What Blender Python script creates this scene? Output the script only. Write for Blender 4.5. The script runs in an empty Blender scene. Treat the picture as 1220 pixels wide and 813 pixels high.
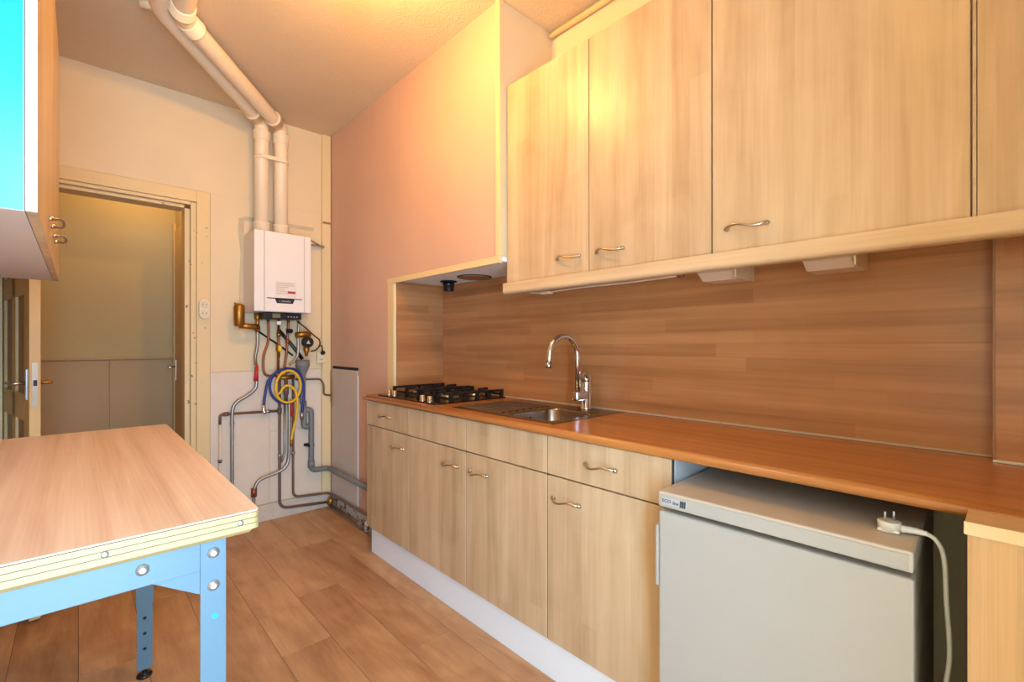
import bpy, bmesh, math, random
from mathutils import Vector, Matrix, Euler

S = bpy.context.scene
COL = S.collection
R = math.radians

# ------------------------------------------------------------------ camera
cam_d = bpy.data.cameras.new('camera')
cam = bpy.data.objects.new('camera', cam_d)
COL.objects.link(cam)
cam.location = (0, 0, 1.2)
cam.rotation_euler = (R(90), 0, R(-43.0))
cam_d.sensor_width = 36.0
cam_d.lens = 554.0 / 1220.0 * 36.0
cam_d.shift_y = (410.2 - 406.5) / 1220.0
cam_d.clip_start = 0.02
S.camera = cam

# ------------------------------------------------------------------ view, world, lights
S.view_settings.view_transform = 'Standard'
S.view_settings.look = 'None'
S.view_settings.gamma = 1.0
S.view_settings.use_curve_mapping = False
S.view_settings.exposure = 0.0

W = bpy.data.worlds.new('world')
S.world = W
W.use_nodes = True
W.node_tree.nodes['Background'].inputs[0].default_value = (0.45, 0.68, 1.0, 1)
W.node_tree.nodes['Background'].inputs[1].default_value = 1.0


def area(name, loc, rot, sx, sy, power, col):
    d = bpy.data.lights.new(name, 'AREA')
    d.shape = 'RECTANGLE'; d.size = sx; d.size_y = sy
    d.energy = power; d.color = col
    o = bpy.data.objects.new(name, d); COL.objects.link(o)
    o.location = loc; o.rotation_euler = rot
    return o


def point(name, loc, power, col, radius=0.05):
    d = bpy.data.lights.new(name, 'POINT')
    d.energy = power; d.color = col; d.shadow_soft_size = radius
    o = bpy.data.objects.new(name, d); COL.objects.link(o)
    o.location = loc
    return o


LAMP = (0.75, 1.56, 2.53)
LAMP_STRENGTH = 490.0
LAMP_COLOR = (1.0, 0.54, 0.11)
# daylight coming in through the window of the near wall, behind the camera
area('window_daylight', (-0.03, -0.655, 1.12), (R(90), 0, 0), 0.62, 2.06, 122.0, (0.43, 0.68, 1.0))
# lamp of the hall behind the doorway
point('hall_lamp', (0.30, 3.98, 2.45), 9.5, (1.0, 0.68, 0.30), 0.08)

# ------------------------------------------------------------------ colour / material helpers


def lin(c):
    return tuple(((v / 255.0) / 12.92 if v / 255.0 <= 0.04045 else ((v / 255.0 + 0.055) / 1.055) ** 2.4) for v in c) + (1.0,)


MATS = {}


def newmat(name):
    m = bpy.data.materials.new(name); m.use_nodes = True
    nt = m.node_tree
    b = nt.nodes['Principled BSDF']
    MATS[name] = m
    return m, nt, b


def plain(name, col, rough=0.5, metal=0.0, spec=0.5, bump=0.0, bscale=200.0, coat=0.0, var=0.0, vscale=3.0):
    m, nt, b = newmat(name)
    b.inputs['Base Color'].default_value = lin(col)
    b.inputs['Roughness'].default_value = rough
    b.inputs['Metallic'].default_value = metal
    b.inputs['Specular IOR Level'].default_value = spec
    b.inputs['Coat Weight'].default_value = coat
    tc = nt.nodes.new('ShaderNodeTexCoord')
    if var > 0:
        n = nt.nodes.new('ShaderNodeTexNoise'); n.inputs['Scale'].default_value = vscale; n.inputs['Detail'].default_value = 5
        nt.links.new(tc.outputs['Object'], n.inputs['Vector'])
        mx = nt.nodes.new('ShaderNodeMix'); mx.data_type = 'RGBA'; mx.blend_type = 'MIX'
        nt.links.new(n.outputs['Fac'], mx.inputs['Factor'])
        a = [max(0, v * (1 - var)) for v in col]; c = [min(255, v * (1 + var)) for v in col]
        mx.inputs[6].default_value = lin(a); mx.inputs[7].default_value = lin(c)
        nt.links.new(mx.outputs[2], b.inputs['Base Color'])
    if bump > 0:
        n2 = nt.nodes.new('ShaderNodeTexNoise'); n2.inputs['Scale'].default_value = bscale; n2.inputs['Detail'].default_value = 3
        nt.links.new(tc.outputs['Object'], n2.inputs['Vector'])
        bp = nt.nodes.new('ShaderNodeBump'); bp.inputs['Strength'].default_value = min(1, bump); bp.inputs['Distance'].default_value = 0.004 if bump < 0.5 else 0.0045
        nt.links.new(n2.outputs['Fac'], bp.inputs['Height'])
        nt.links.new(bp.outputs['Normal'], b.inputs['Normal'])
    return m


def wood(name, light, dark, axis, rough=0.4, cross=14.0, along=0.9, band=0.07, band_axis=None, band_amt=0.25, fine=0.35, spec=0.4, figure=0.0, rnd=0.0, coat=0.0):
    """procedural wood: grain runs along axis (0,1,2)"""
    m, nt, b = newmat(name)
    N = nt.nodes.new; L = nt.links.new
    b.inputs['Roughness'].default_value = rough
    b.inputs['Specular IOR Level'].default_value = spec
    b.inputs['Coat Weight'].default_value = coat
    tc = N('ShaderNodeTexCoord'); oi = N('ShaderNodeObjectInfo')
    off = N('ShaderNodeMath'); off.operation = 'MULTIPLY'; off.inputs[1].default_value = 17.0
    L(oi.outputs['Random'], off.inputs[0])
    add = N('ShaderNodeVectorMath'); add.operation = 'ADD'
    cmb = N('ShaderNodeCombineXYZ')
    for i in range(3):
        L(off.outputs[0], cmb.inputs[i])
    L(tc.outputs['Object'], add.inputs[0]); L(cmb.outputs[0], add.inputs[1])

    def noise(sc_cross, sc_along, detail, dist=0.0):
        mp = N('ShaderNodeMapping')
        sc = [sc_cross] * 3; sc[axis] = sc_along
        mp.inputs['Scale'].default_value = sc
        L(add.outputs[0], mp.inputs['Vector'])
        n = N('ShaderNodeTexNoise'); n.inputs['Scale'].default_value = 1.0
        n.inputs['Detail'].default_value = detail; n.inputs['Distortion'].default_value = dist
        L(mp.outputs[0], n.inputs['Vector'])
        return n.outputs['Fac']

    g1 = noise(cross, along, 4, 0.6)
    g2 = noise(cross * 9, along * 4, 3)
    # blend
    mul = N('ShaderNodeMath'); mul.operation = 'MULTIPLY_ADD'
    L(g2, mul.inputs[0]); mul.inputs[1].default_value = fine
    sub = N('ShaderNodeMath'); sub.operation = 'MULTIPLY'; sub.inputs[1].default_value = 1.0 - fine * 0.5
    L(g1, sub.inputs[0]); L(sub.outputs[0], mul.inputs[2])
    fac = mul.outputs[0]
    if band_axis is not None:
        sep = N('ShaderNodeSeparateXYZ'); L(add.outputs[0], sep.inputs[0])
        dv = N('ShaderNodeMath'); dv.operation = 'DIVIDE'; dv.inputs[1].default_value = band
        L(sep.outputs[band_axis], dv.inputs[0])
        fl = N('ShaderNodeMath'); fl.operation = 'FLOOR'; L(dv.outputs[0], fl.inputs[0])
        # staggered lengths along the grain
        wn0 = N('ShaderNodeTexWhiteNoise'); wn0.noise_dimensions = '1D'; L(fl.outputs[0], wn0.inputs['W'])
        al = N('ShaderNodeMath'); al.operation = 'MULTIPLY_ADD'; al.inputs[1].default_value = 1.0 / 0.75
        L(sep.outputs[axis], al.inputs[0]); L(wn0.outputs['Value'], al.inputs[2])
        fl2 = N('ShaderNodeMath'); fl2.operation = 'FLOOR'; L(al.outputs[0], fl2.inputs[0])
        cm = N('ShaderNodeMath'); cm.operation = 'MULTIPLY_ADD'; cm.inputs[1].default_value = 7.31
        L(fl2.outputs[0], cm.inputs[0]); L(fl.outputs[0], cm.inputs[2])
        wn = N('ShaderNodeTexWhiteNoise'); wn.noise_dimensions = '1D'; L(cm.outputs[0], wn.inputs['W'])
        ba = N('ShaderNodeMath'); ba.operation = 'MULTIPLY_ADD'; ba.inputs[1].default_value = band_amt
        L(wn.outputs['Value'], ba.inputs[0])
        s2 = N('ShaderNodeMath'); s2.operation = 'ADD'; s2.inputs[1].default_value = -band_amt * 0.5
        L(fac, s2.inputs[0]); L(s2.outputs[0], ba.inputs[2])
        fac = ba.outputs[0]
    if figure > 0:
        fg = noise(3.5, 3.0, 5, 1.5)
        fm = N('ShaderNodeMath'); fm.operation = 'MULTIPLY_ADD'; fm.inputs[1].default_value = figure
        s3 = N('ShaderNodeMath'); s3.operation = 'ADD'; s3.inputs[1].default_value = -figure * 0.5
        L(fac, s3.inputs[0]); L(fg, fm.inputs[0]); L(s3.outputs[0], fm.inputs[2])
        fac = fm.outputs[0]
    if rnd > 0:
        rm = N('ShaderNodeMath'); rm.operation = 'MULTIPLY_ADD'; rm.inputs[1].default_value = rnd
        s4 = N('ShaderNodeMath'); s4.operation = 'ADD'; s4.inputs[1].default_value = -rnd * 0.5
        L(fac, s4.inputs[0]); L(oi.outputs['Random'], rm.inputs[0]); L(s4.outputs[0], rm.inputs[2])
        fac = rm.outputs[0]
    cr = N('ShaderNodeValToRGB')
    cr.color_ramp.elements[0].position = 0.22; cr.color_ramp.elements[0].color = lin(dark)
    cr.color_ramp.elements[1].position = 0.78; cr.color_ramp.elements[1].color = lin(light)
    L(fac, cr.inputs[0]); L(cr.outputs[0], b.inputs['Base Color'])
    bp = N('ShaderNodeBump'); bp.inputs['Strength'].default_value = 0.06; bp.inputs['Distance'].default_value = 0.002
    L(g2, bp.inputs['Height']); L(bp.outputs['Normal'], b.inputs['Normal'])
    return m


def painted_chipped(name, col, chip, axis_lim, amount=0.66, scale=38.0):
    """old gloss paint with dark chips"""
    m, nt, b = newmat(name)
    N = nt.nodes.new; L = nt.links.new
    tc = N('ShaderNodeTexCoord')
    n = N('ShaderNodeTexNoise'); n.inputs['Scale'].default_value = scale; n.inputs['Detail'].default_value = 4
    L(tc.outputs['Object'], n.inputs['Vector'])
    n2 = N('ShaderNodeTexNoise'); n2.inputs['Scale'].default_value = 3.0
    L(tc.outputs['Object'], n2.inputs['Vector'])
    ad = N('ShaderNodeMath'); ad.operation = 'MULTIPLY_ADD'; ad.inputs[1].default_value = 0.35
    L(n2.outputs['Fac'], ad.inputs[0]); L(n.outputs['Fac'], ad.inputs[2])
    cr = N('ShaderNodeValToRGB')
    cr.color_ramp.elements[0].position = amount + 0.17; cr.color_ramp.elements[0].color = lin(col)
    cr.color_ramp.elements[1].position = amount + 0.19; cr.color_ramp.elements[1].color = lin(chip)
    L(ad.outputs[0], cr.inputs[0]); L(cr.outputs[0], b.inputs['Base Color'])
    b.inputs['Roughness'].default_value = 0.45
    return m


# woods
wood('maple', (212, 182, 144), (174, 140, 102), 2, rough=0.36, cross=16, along=1.1, band=0.062, band_axis=1, band_amt=0.14, fine=0.24, figure=0.34, rnd=0.10)
wood('maple_x', (216, 184, 144), (188, 152, 112), 1, rough=0.38, cross=22, along=1.0, fine=0.3, figure=0.15)
wood('maple_side', (212, 172, 126), (188, 146, 102), 2, rough=0.45, cross=60, along=1.2, fine=0.6)
wood('splash_wood', (188, 132, 84), (148, 94, 54), 1, rough=0.34, cross=26, along=0.8, band=0.048, band_axis=2, band_amt=0.22, fine=0.20, figure=0.22)
wood('splash_side', (188, 132, 84), (148, 94, 54), 0, rough=0.4, cross=26, along=0.8, band=0.048, band_axis=2, band_amt=0.22, fine=0.20, figure=0.22)
wood('worktop_wood', (188, 122, 64), (150, 88, 40), 1, rough=0.24, cross=30, along=0.8, fine=0.4, figure=0.2, spec=0.45)
wood('plank_wood', (204, 160, 116), (152, 106, 68), 1, rough=0.42, cross=12, along=2.2, fine=0.26, figure=0.46, rnd=0.24, spec=0.35)
wood('table_wood', (234, 204, 178), (196, 154, 122), 1, rough=0.33, cross=26, along=0.8, fine=0.35, figure=0.15, spec=0.4)
plain('plank_gap', (74, 50, 34), 0.8)
plain('white_board', (242, 242, 242), 0.45, var=0.02)
plain('white_inner', (206, 208, 210), 0.5)
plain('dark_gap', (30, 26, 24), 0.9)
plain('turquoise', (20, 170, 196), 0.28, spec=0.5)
plain('white_edge', (214, 214, 210), 0.35)
plain('grey_under', (205, 190, 178), 0.6)
plain('ceiling_paint', (220, 194, 156), 0.9, bump=1.0, bscale=95.0, var=0.03, vscale=2.5)
plain('wall_cream', (230, 204, 160), 0.75, bump=0.12, bscale=60, var=0.035, vscale=2.2)
plain('wall_cream_low', (224, 204, 180), 0.7, bump=0.12, bscale=60, var=0.05, vscale=4.0)
plain('wall_pink', (212, 172, 146), 0.8, bump=0.12, bscale=90, var=0.06, vscale=1.7)
plain('wall_upper', (232, 214, 176), 0.8, bump=0.15, bscale=70)
plain('plaster_grey', (204, 182, 146), 0.85, var=0.08, vscale=9)
plain('hall_wall', (186, 164, 116), 0.8, bump=0.15, bscale=80, var=0.04)
plain('hall_dado', (180, 148, 100), 0.6, var=0.03)
plain('trim_cream', (226, 204, 160), 0.5)
plain('trim_yellow', (230, 202, 150), 0.5)
painted_chipped('door_paint', (226, 194, 136), (110, 78, 50), 0, amount=0.71)
plain('door_panel', (150, 108, 60), 0.45)  # shade on the leaf's face put into the colour, browner than door_leaf
plain('door_leaf', (208, 170, 108), 0.45, var=0.03)
plain('skirting', (206, 188, 166), 0.6, var=0.12, vscale=14)
painted_chipped('dirty_white', (190, 178, 166), (84, 72, 62), 0, amount=0.58, scale=34)
plain('grey_panel', (204, 190, 176), 0.6, var=0.04, vscale=2)
plain('torn_paper', (168, 122, 78), 0.9)
plain('chrome', (220, 222, 226), 0.12, metal=1.0)
plain('steel', (186, 184, 182), 0.30, metal=1.0)
plain('sink_steel', (150, 140, 130), 0.26, metal=1.0)
plain('bronze', (196, 184, 164), 0.3, metal=1.0)
plain('black_iron', (22, 21, 21), 0.5)
plain('black_plastic', (20, 20, 22), 0.35)
plain('hob_plate', (58, 46, 38), 0.22, metal=0.7)
plain('fridge_white', (172, 166, 156), 0.38, var=0.012, vscale=7)
plain('fridge_side', (186, 172, 148), 0.5)
plain('fridge_top', (186, 174, 158), 0.42)
plain('seal', (120, 112, 98), 0.7)
plain('badge_ink', (62, 66, 78), 0.5)
plain('badge_plate', (178, 176, 172), 0.3)
plain('plug_white', (226, 218, 206), 0.4)
plain('table_metal', (86, 112, 124), 0.42, var=0.02)
plain('table_edge', (166, 146, 98), 0.5, var=0.03, vscale=30)
plain('edge_line', (70, 62, 44), 0.7)
plain('gap_shade_brown', (74, 58, 44), 0.8)  # shade of the base door joints as a colour
plain('splash_edge', (150, 108, 78), 0.5)
plain('sealant_grey', (186, 172, 150), 0.6)
plain('edge_under', (176, 148, 90), 0.7)
plain('zinc', (196, 200, 200), 0.35, metal=0.9)
plain('boiler_white', (234, 224, 212), 0.35)
plain('boiler_line', (188, 172, 152), 0.6)
plain('sticker', (228, 216, 202), 0.6)
plain('sticker_ink', (190, 172, 154), 0.7)
plain('sticker_red', (168, 60, 48), 0.6)
plain('lcd', (128, 112, 72), 0.3)
plain('badge_text', (200, 190, 176), 0.5)
plain('brass', (172, 122, 50), 0.42, metal=0.85)
plain('copper', (150, 86, 58), 0.38, metal=0.6)
plain('brown_pipe', (112, 82, 66), 0.5)
plain('flex_steel', (168, 160, 148), 0.36, metal=0.8)
plain('pvc_grey', (122, 118, 116), 0.5)
plain('pvc_white', (240, 216, 178), 0.4)
plain('hose_blue', (30, 52, 118), 0.4)
plain('hose_yellow', (232, 180, 20), 0.4)
plain('red_sleeve', (196, 40, 30), 0.45)
plain('socket_cream', (232, 212, 176), 0.4)
plain('disc_brown', (150, 104, 70), 0.7)
plain('lamp_cover', (206, 178, 152), 0.5)
plain('window_paint', (236, 236, 232), 0.4)
plain('hinge_white', (226, 228, 228), 0.4)

mglass, nt, b = newmat('glass')
b.inputs['Transmission Weight'].default_value = 1.0
b.inputs['Roughness'].default_value = 0.0
b.inputs['IOR'].default_value = 1.1
mb, nt, b = newmat('bulb_glow')
b.inputs['Base Color'].default_value = (1, 0.9, 0.7, 1)
b.inputs['Emission Color'].default_value = LAMP_COLOR + (1,)
b.inputs['Emission Strength'].default_value = LAMP_STRENGTH


# ------------------------------------------------------------------ geometry helpers
def box(bm, x0, x1, y0, y1, z0, z1, bevel=0.0, seg=2):
    v = [bm.verts.new((x, y, z)) for x in (x0, x1) for y in (y0, y1) for z in (z0, z1)]
    fs = []
    for q in ((0, 1, 3, 2), (4, 6, 7, 5), (0, 4, 5, 1), (2, 3, 7, 6), (0, 2, 6, 4), (1, 5, 7, 3)):
        fs.append(bm.faces.new([v[i] for i in q]))
    if bevel > 0:
        es = list({e for f in fs for e in f.edges})
        bmesh.ops.bevel(bm, geom=es, offset=bevel, segments=seg, affect='EDGES', profile=0.5)


def prism(bm, pts, axis, a, b, smooth=False):
    """2-D polygon pts extruded along axis from a to b. axis 0: pts=(y,z); 1: (x,z); 2: (x,y)"""
    def mk(p, t):
        return {0: (t, p[0], p[1]), 1: (p[0], t, p[1]), 2: (p[0], p[1], t)}[axis]
    A = [bm.verts.new(mk(p, a)) for p in pts]; B = [bm.verts.new(mk(p, b)) for p in pts]
    n = len(pts)
    bm.faces.new(A); bm.faces.new(B[::-1])
    for i in range(n):
        f = bm.faces.new((A[i], B[i], B[(i + 1) % n], A[(i + 1) % n]))
        f.smooth = smooth


def lathe(bm, prof, center, axis=(0, 0, 1), seg=20, cap=True):
    """prof: list of (radius, height) along axis"""
    ax = Vector(axis).normalized()
    q = Vector((0, 0, 1)).rotation_difference(ax)
    c = Vector(center); rings = []
    for r, h in prof:
        ring = []
        for i in range(seg):
            t = 2 * math.pi * i / seg
            ring.append(bm.verts.new(c + q @ Vector((r * math.cos(t), r * math.sin(t), h))))
        rings.append(ring)
    for a, b_ in zip(rings, rings[1:]):
        for i in range(seg):
            f = bm.faces.new((a[i], a[(i + 1) % seg], b_[(i + 1) % seg], b_[i])); f.smooth = True
    if cap:
        bm.faces.new(rings[0][::-1]); bm.faces.new(rings[-1])


def fillet(pts, r, n=6):
    pts = [Vector(p) for p in pts]
    out = [pts[0]]
    for i in range(1, len(pts) - 1):
        a, p, c = pts[i - 1], pts[i], pts[i + 1]
        d1 = (a - p); d2 = (c - p)
        rr = min(r, d1.length * 0.49, d2.length * 0.49)
        s = p + d1.normalized() * rr; e = p + d2.normalized() * rr
        for k in range(n + 1):
            t = k / n
            out.append((1 - t) ** 2 * s + 2 * t * (1 - t) * p + t * t * e)
    out.append(pts[-1])
    return out


def spline(pts, n=6):
    pts = [Vector(p) for p in pts]
    P = [pts[0]] + pts + [pts[-1]]
    out = []
    for i in range(1, len(P) - 2):
        p0, p1, p2, p3 = P[i - 1:i + 3]
        for k in range(n):
            t = k / n
            out.append(0.5 * ((2 * p1) + (-p0 + p2) * t + (2 * p0 - 5 * p1 + 4 * p2 - p3) * t * t + (-p0 + 3 * p1 - 3 * p2 + p3) * t ** 3))
    out.append(pts[-1])
    return out


def tube(bm, path, r, seg=10, rfun=None):
    path = [Vector(p) for p in path]
    clean = [path[0]]
    for p in path[1:]:
        if (p - clean[-1]).length > 1e-5:
            clean.append(p)
    path = clean
    t0 = (path[1] - path[0]).normalized()
    up = Vector((0, 0, 1)) if abs(t0.z) < 0.9 else Vector((1, 0, 0))
    nrm = (up - t0 * up.dot(t0)).normalized()
    rings = []
    for i, p in enumerate(path):
        if i == 0: t = t0
        elif i == len(path) - 1: t = (path[i] - path[i - 1]).normalized()
        else: t = ((path[i] - path[i - 1]).normalized() + (path[i + 1] - path[i]).normalized()).normalized()
        nrm = (nrm - t * nrm.dot(t))
        nrm.normalize()
        bi = t.cross(nrm)
        rr = rfun(i / (len(path) - 1)) if rfun else r
        rings.append([bm.verts.new(p + (nrm * math.cos(2 * math.pi * k / seg) + bi * math.sin(2 * math.pi * k / seg)) * rr) for k in range(seg)])
    for a, b_ in zip(rings, rings[1:]):
        for k in range(seg):
            f = bm.faces.new((a[k], a[(k + 1) % seg], b_[(k + 1) % seg], b_[k])); f.smooth = True
    bm.faces.new(rings[0][::-1]); bm.faces.new(rings[-1])


def sphere(bm, c, r, sz=1.0, u=20, v=12):
    res = bmesh.ops.create_uvsphere(bm, u_segments=u, v_segments=v, radius=r)
    for ve in res['verts']:
        ve.co = Vector((ve.co.x, ve.co.y, ve.co.z * sz)) + Vector(c)
    for f in bm.faces:
        f.smooth = True


ORIG = {}


def abs_origin(o):
    """summed translation of an unrotated parent chain"""
    v = Vector((0, 0, 0))
    while o is not None:
        v += ORIG.get(o, Vector((0, 0, 0))); o = o.parent
    return v


def obj(name, build, mat, parent=None, local=False):
    """build(bm) writes world coordinates (or coordinates of the parent when local)"""
    bm = bmesh.new()
    build(bm)
    bmesh.ops.recalc_face_normals(bm, faces=bm.faces[:])
    if parent is not None and not local:
        bmesh.ops.translate(bm, verts=bm.verts[:], vec=-abs_origin(parent))
    me = bpy.data.meshes.new(name); bm.to_mesh(me); bm.free()
    me.materials.append(MATS[mat])
    o = bpy.data.objects.new(name, me); COL.objects.link(o)
    o.parent = parent
    return o


def B(name, mat, parent, x0, x1, y0, y1, z0, z1, bevel=0.0, seg=2, local=False):
    return obj(name, lambda bm: box(bm, x0, x1, y0, y1, z0, z1, bevel, seg), mat, parent, local)


def tag(o, label, cat, group=None):
    o['label'] = label; o['category'] = cat
    if group: o['group'] = group
    return o


def thing(name, label, cat, loc, rotz=0.0, group=None):
    o = bpy.data.objects.new(name, None); COL.objects.link(o)
    o.location = loc; o.rotation_euler = (0, 0, rotz); o.empty_display_size = 0.05
    ORIG[o] = Vector(loc)
    return tag(o, label, cat, group)


def struct(o):
    o['kind'] = 'structure'
    return o


def sroot(name, loc, rotz=0.0):
    o = bpy.data.objects.new(name, None); COL.objects.link(o)
    o.location = loc; o.rotation_euler = (0, 0, rotz); o.empty_display_size = 0.05
    ORIG[o] = Vector(loc)
    return struct(o)


def rbox(bm, x0, x1, y0, y1, z0, z1, r, axis=2, n=4):
    """box with rounded corners in the plane across axis"""
    if axis == 2: a0, a1, b0, b1, t0, t1 = x0, x1, y0, y1, z0, z1
    elif axis == 1: a0, a1, b0, b1, t0, t1 = x0, x1, z0, z1, y0, y1
    else: a0, a1, b0, b1, t0, t1 = y0, y1, z0, z1, x0, x1
    pts = []
    for cx, cy, s in ((a1 - r, b1 - r, 0), (a0 + r, b1 - r, 1), (a0 + r, b0 + r, 2), (a1 - r, b0 + r, 3)):
        for k in range(n + 1):
            t = math.pi / 2 * (s + k / n)
            pts.append((cx + r * math.cos(t), cy + r * math.sin(t)))
    prism(bm, pts, axis, t0, t1)


def text(name, s, size, loc, rot, mat, parent, local=False, shear=0.0, extrude=0.0004):
    c = bpy.data.curves.new(name, 'FONT'); c.body = s; c.size = size; c.extrude = extrude; c.shear = shear
    c.align_x = 'CENTER'; c.align_y = 'CENTER'
    t = bpy.data.objects.new(name, c); COL.objects.link(t)
    bpy.context.view_layer.update()
    me = bpy.data.meshes.new_from_object(t.evaluated_get(bpy.context.evaluated_depsgraph_get()))
    bpy.data.objects.remove(t); bpy.data.curves.remove(c)
    o = bpy.data.objects.new(name, me); COL.objects.link(o)
    me.materials.clear(); me.materials.append(MATS[mat])
    o.parent = parent
    o.location = Vector(loc) - (Vector((0, 0, 0)) if local or parent is None else abs_origin(parent))
    o.rotation_euler = rot
    return o


# ================================================================== THE SETTING
XL, XR, YN, YF, ZC = -0.40, 1.72, -0.36, 3.46, 2.74
PX = 1.375           # face of the pink partition

# floor: dark sub-floor with separate vinyl planks on it
floor = struct(B('floor', 'plank_gap', None, XL - 0.02, XR + 0.02, YN - 0.38, 4.45, -0.06, -0.002))
random.seed(4)
joint = {-3: 2.575, -2: 2.575, -1: 3.0, 0: 2.275, 1: 2.73, 2: 2.20, 3: 1.905, 4: 2.30, 5: 2.85, 6: 2.06, 7: 2.5, 8: 2.9}
PL = 1.247; PW = 0.19
for c in range(-3, 9):
    x0, x1 = c * PW + 0.0007, (c + 1) * PW - 0.0007
    x0 = max(x0, XL); x1 = min(x1, XR)
    if x1 - x0 < 0.01:
        continue
    y = joint[c] - PL * 4
    while y < 4.43:
        a, b_ = max(y + 0.0007, YN), min(y + PL - 0.0007, 4.43)
        if b_ - a > 0.02:
            B('plank', 'plank_wood', floor, x0, x1, a, b_, -0.004, 0.0, bevel=0.0006, seg=1)
        y += PL

ceiling = struct(B('ceiling', 'ceiling_paint', None, XL - 0.1, XR + 0.1, YN - 0.4, YF + 0.05, ZC, ZC + 0.1))
wall_left = struct(B('wall_left', 'wall_cream', None, XL - 0.12, XL, YN, YF + 0.02, 0, ZC))
wall_right = struct(B('wall_right', 'wall_upper', None, XR, XR + 0.12, YN, YF + 0.02, 0, ZC))


WX0, WX1, WZ0, WZ1, WD = -0.36, 0.30, 0.06, 2.20, 0.36     # window opening and depth of its reveal


def near(bm):
    y0 = YN - WD
    box(bm, XL - 0.12, WX0, y0, YN, 0, ZC); box(bm, WX1, XR + 0.12, y0, YN, 0, ZC)
    box(bm, WX0, WX1, y0, YN, 0, WZ0); box(bm, WX0, WX1, y0, YN, WZ1, ZC)


wall_near = struct(obj('wall_near', near, 'wall_cream'))
win = sroot('window_1', (-0.03, YN - WD + 0.03, WZ0))
WY0, WY1 = YN - WD + 0.005, YN - WD + 0.045
for z in (WZ0, WZ1 - 0.05):
    B('frame_rail', 'window_paint', win, WX0, WX1, WY0, WY1, z, z + 0.05)
for x in (WX0, WX1 - 0.05):
    B('frame_stile', 'window_paint', win, x, x + 0.05, WY0, WY1, WZ0 + 0.05, WZ1 - 0.05)
B('pane', 'glass', win, WX0 + 0.05, WX1 - 0.05, WY0 + 0.015, WY0 + 0.021, WZ0 + 0.05, WZ1 - 0.05)

# far wall with the doorway opening
DX0, DX1, DZ = -0.28, 0.478, 2.04


def far(bm):
    box(bm, XL - 0.02, DX0 - 0.03, YF, YF + 0.12, 0, ZC)
    box(bm, DX1 + 0.03, XR, YF, YF + 0.12, 0, ZC)
    box(bm, DX0 - 0.03, DX1 + 0.03, YF, YF + 0.12, DZ + 0.03, ZC)


wall_far = struct(obj('wall_far', far, 'wall_cream'))
# boards that line the far wall beside the doorway
for a in ((0.610, 1.303, 1.022, 2.16, 'wall_cream'), (0.610, 0.951, 0.118, 1.018, 'wall_cream_low'), (0.955, 1.303, 0.604, 1.018, 'wall_cream_low'), (0.955, 1.303, 0.118, 0.600, 'wall_cream_low')):
    B('wall_board', a[4], wall_far, a[0], a[1], YF - 0.006, YF, a[2], a[3], bevel=0.0015, seg=1)


def patchy(bm):
    pts = [(0.772, 1.43), (0.80, 1.425), (0.80, 2.035), (0.770, 2.028), (0.765, 1.95), (0.780, 1.80), (0.772, 1.62)]
    prism(bm, pts, 1, YF - 0.008, YF - 0.002)


obj('bare_plaster_patch', patchy, 'plaster_grey', wall_far)
B('bare_plaster_strip', 'plaster_grey', wall_far, 0.80, 1.25, YF - 0.008, YF - 0.004, 2.02, 2.045)
struct(B('baseboard_far', 'skirting', None, 0.608, 1.375, YF - 0.020, YF, 0.0, 0.112, bevel=0.004))

# door frame
fr = sroot('trim_1', (0.1, YF, 0))
B('casing', 'door_paint', fr, 0.535, 0.606, YF - 0.026, YF, 0, 2.151, bevel=0.003)
B('casing', 'door_paint', fr, XL + 0.005, -0.335, YF - 0.026, YF, 0, 2.151, bevel=0.003)
B('casing', 'door_paint', fr, -0.335, 0.535, YF - 0.026, YF, 2.080, 2.151, bevel=0.003)
B('door_stop', 'door_paint', fr, 0.506, 0.535, YF - 0.014, YF + 0.12, 0, 2.075, bevel=0.003)
B('door_stop', 'door_paint', fr, -0.335, -0.308, YF - 0.014, YF + 0.12, 0, 2.075, bevel=0.003)
B('door_stop', 'door_paint', fr, -0.308, 0.506, YF - 0.014, YF + 0.12, 2.060, 2.080, bevel=0.003)
B('jamb', 'door_paint', fr, 0.478, 0.506, YF + 0.012, YF + 0.13, 0, 2.040, bevel=0.003)
B('jamb', 'door_paint', fr, -0.308, -0.280, YF + 0.012, YF + 0.13, 0, 2.040, bevel=0.003)
B('jamb', 'door_paint', fr, -0.280, 0.478, YF + 0.012, YF + 0.13, 2.040, 2.060, bevel=0.003)

# hall behind the doorway
HY, HX = 4.40, 0.55
struct(B('wall_hall_back', 'hall_wall', None, -1.0, HX + 0.1, HY, HY + 0.1, 0, 2.75))
struct(B('wall_hall_right', 'hall_wall', None, HX, HX + 0.1, YF + 0.13, HY, 0, 2.75))
struct(B('wall_hall_left', 'hall_wall', None, -1.0, -0.9, YF + 0.13, HY, 0, 2.75))
struct(B('wall_hall_front', 'hall_wall', None, -1.0, -0.42, YF + 0.02, YF + 0.12, 0, 2.75))
struct(B('ceiling_hall', 'hall_wall', None, -1.0, HX + 0.1, YF + 0.05, HY + 0.1, 2.75, 2.85))
struct(B('floor_hall', 'plank_gap', None, -1.0, -0.42, YF + 0.12, HY, -0.06, -0.002))
had = sroot('trim_2', (0.0, HY, 0))
B('dado_board', 'hall_dado', had, -0.9, 0.159, HY - 0.010, HY, 0, 1.085, bevel=0.002)
B('dado_board', 'hall_dado', had, 0.163, HX, HY - 0.010, HY, 0, 1.085, bevel=0.002)
B('dado_rail', 'hall_dado', had, -0.9, HX, HY - 0.020, HY, 1.087, 1.103, bevel=0.004)
hd = sroot('door_2', (HX, 4.26, 0))
B('casing', 'door_leaf', hd, HX - 0.022, HX, 4.345, 4.385, 0, 2.12, bevel=0.004)
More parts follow.
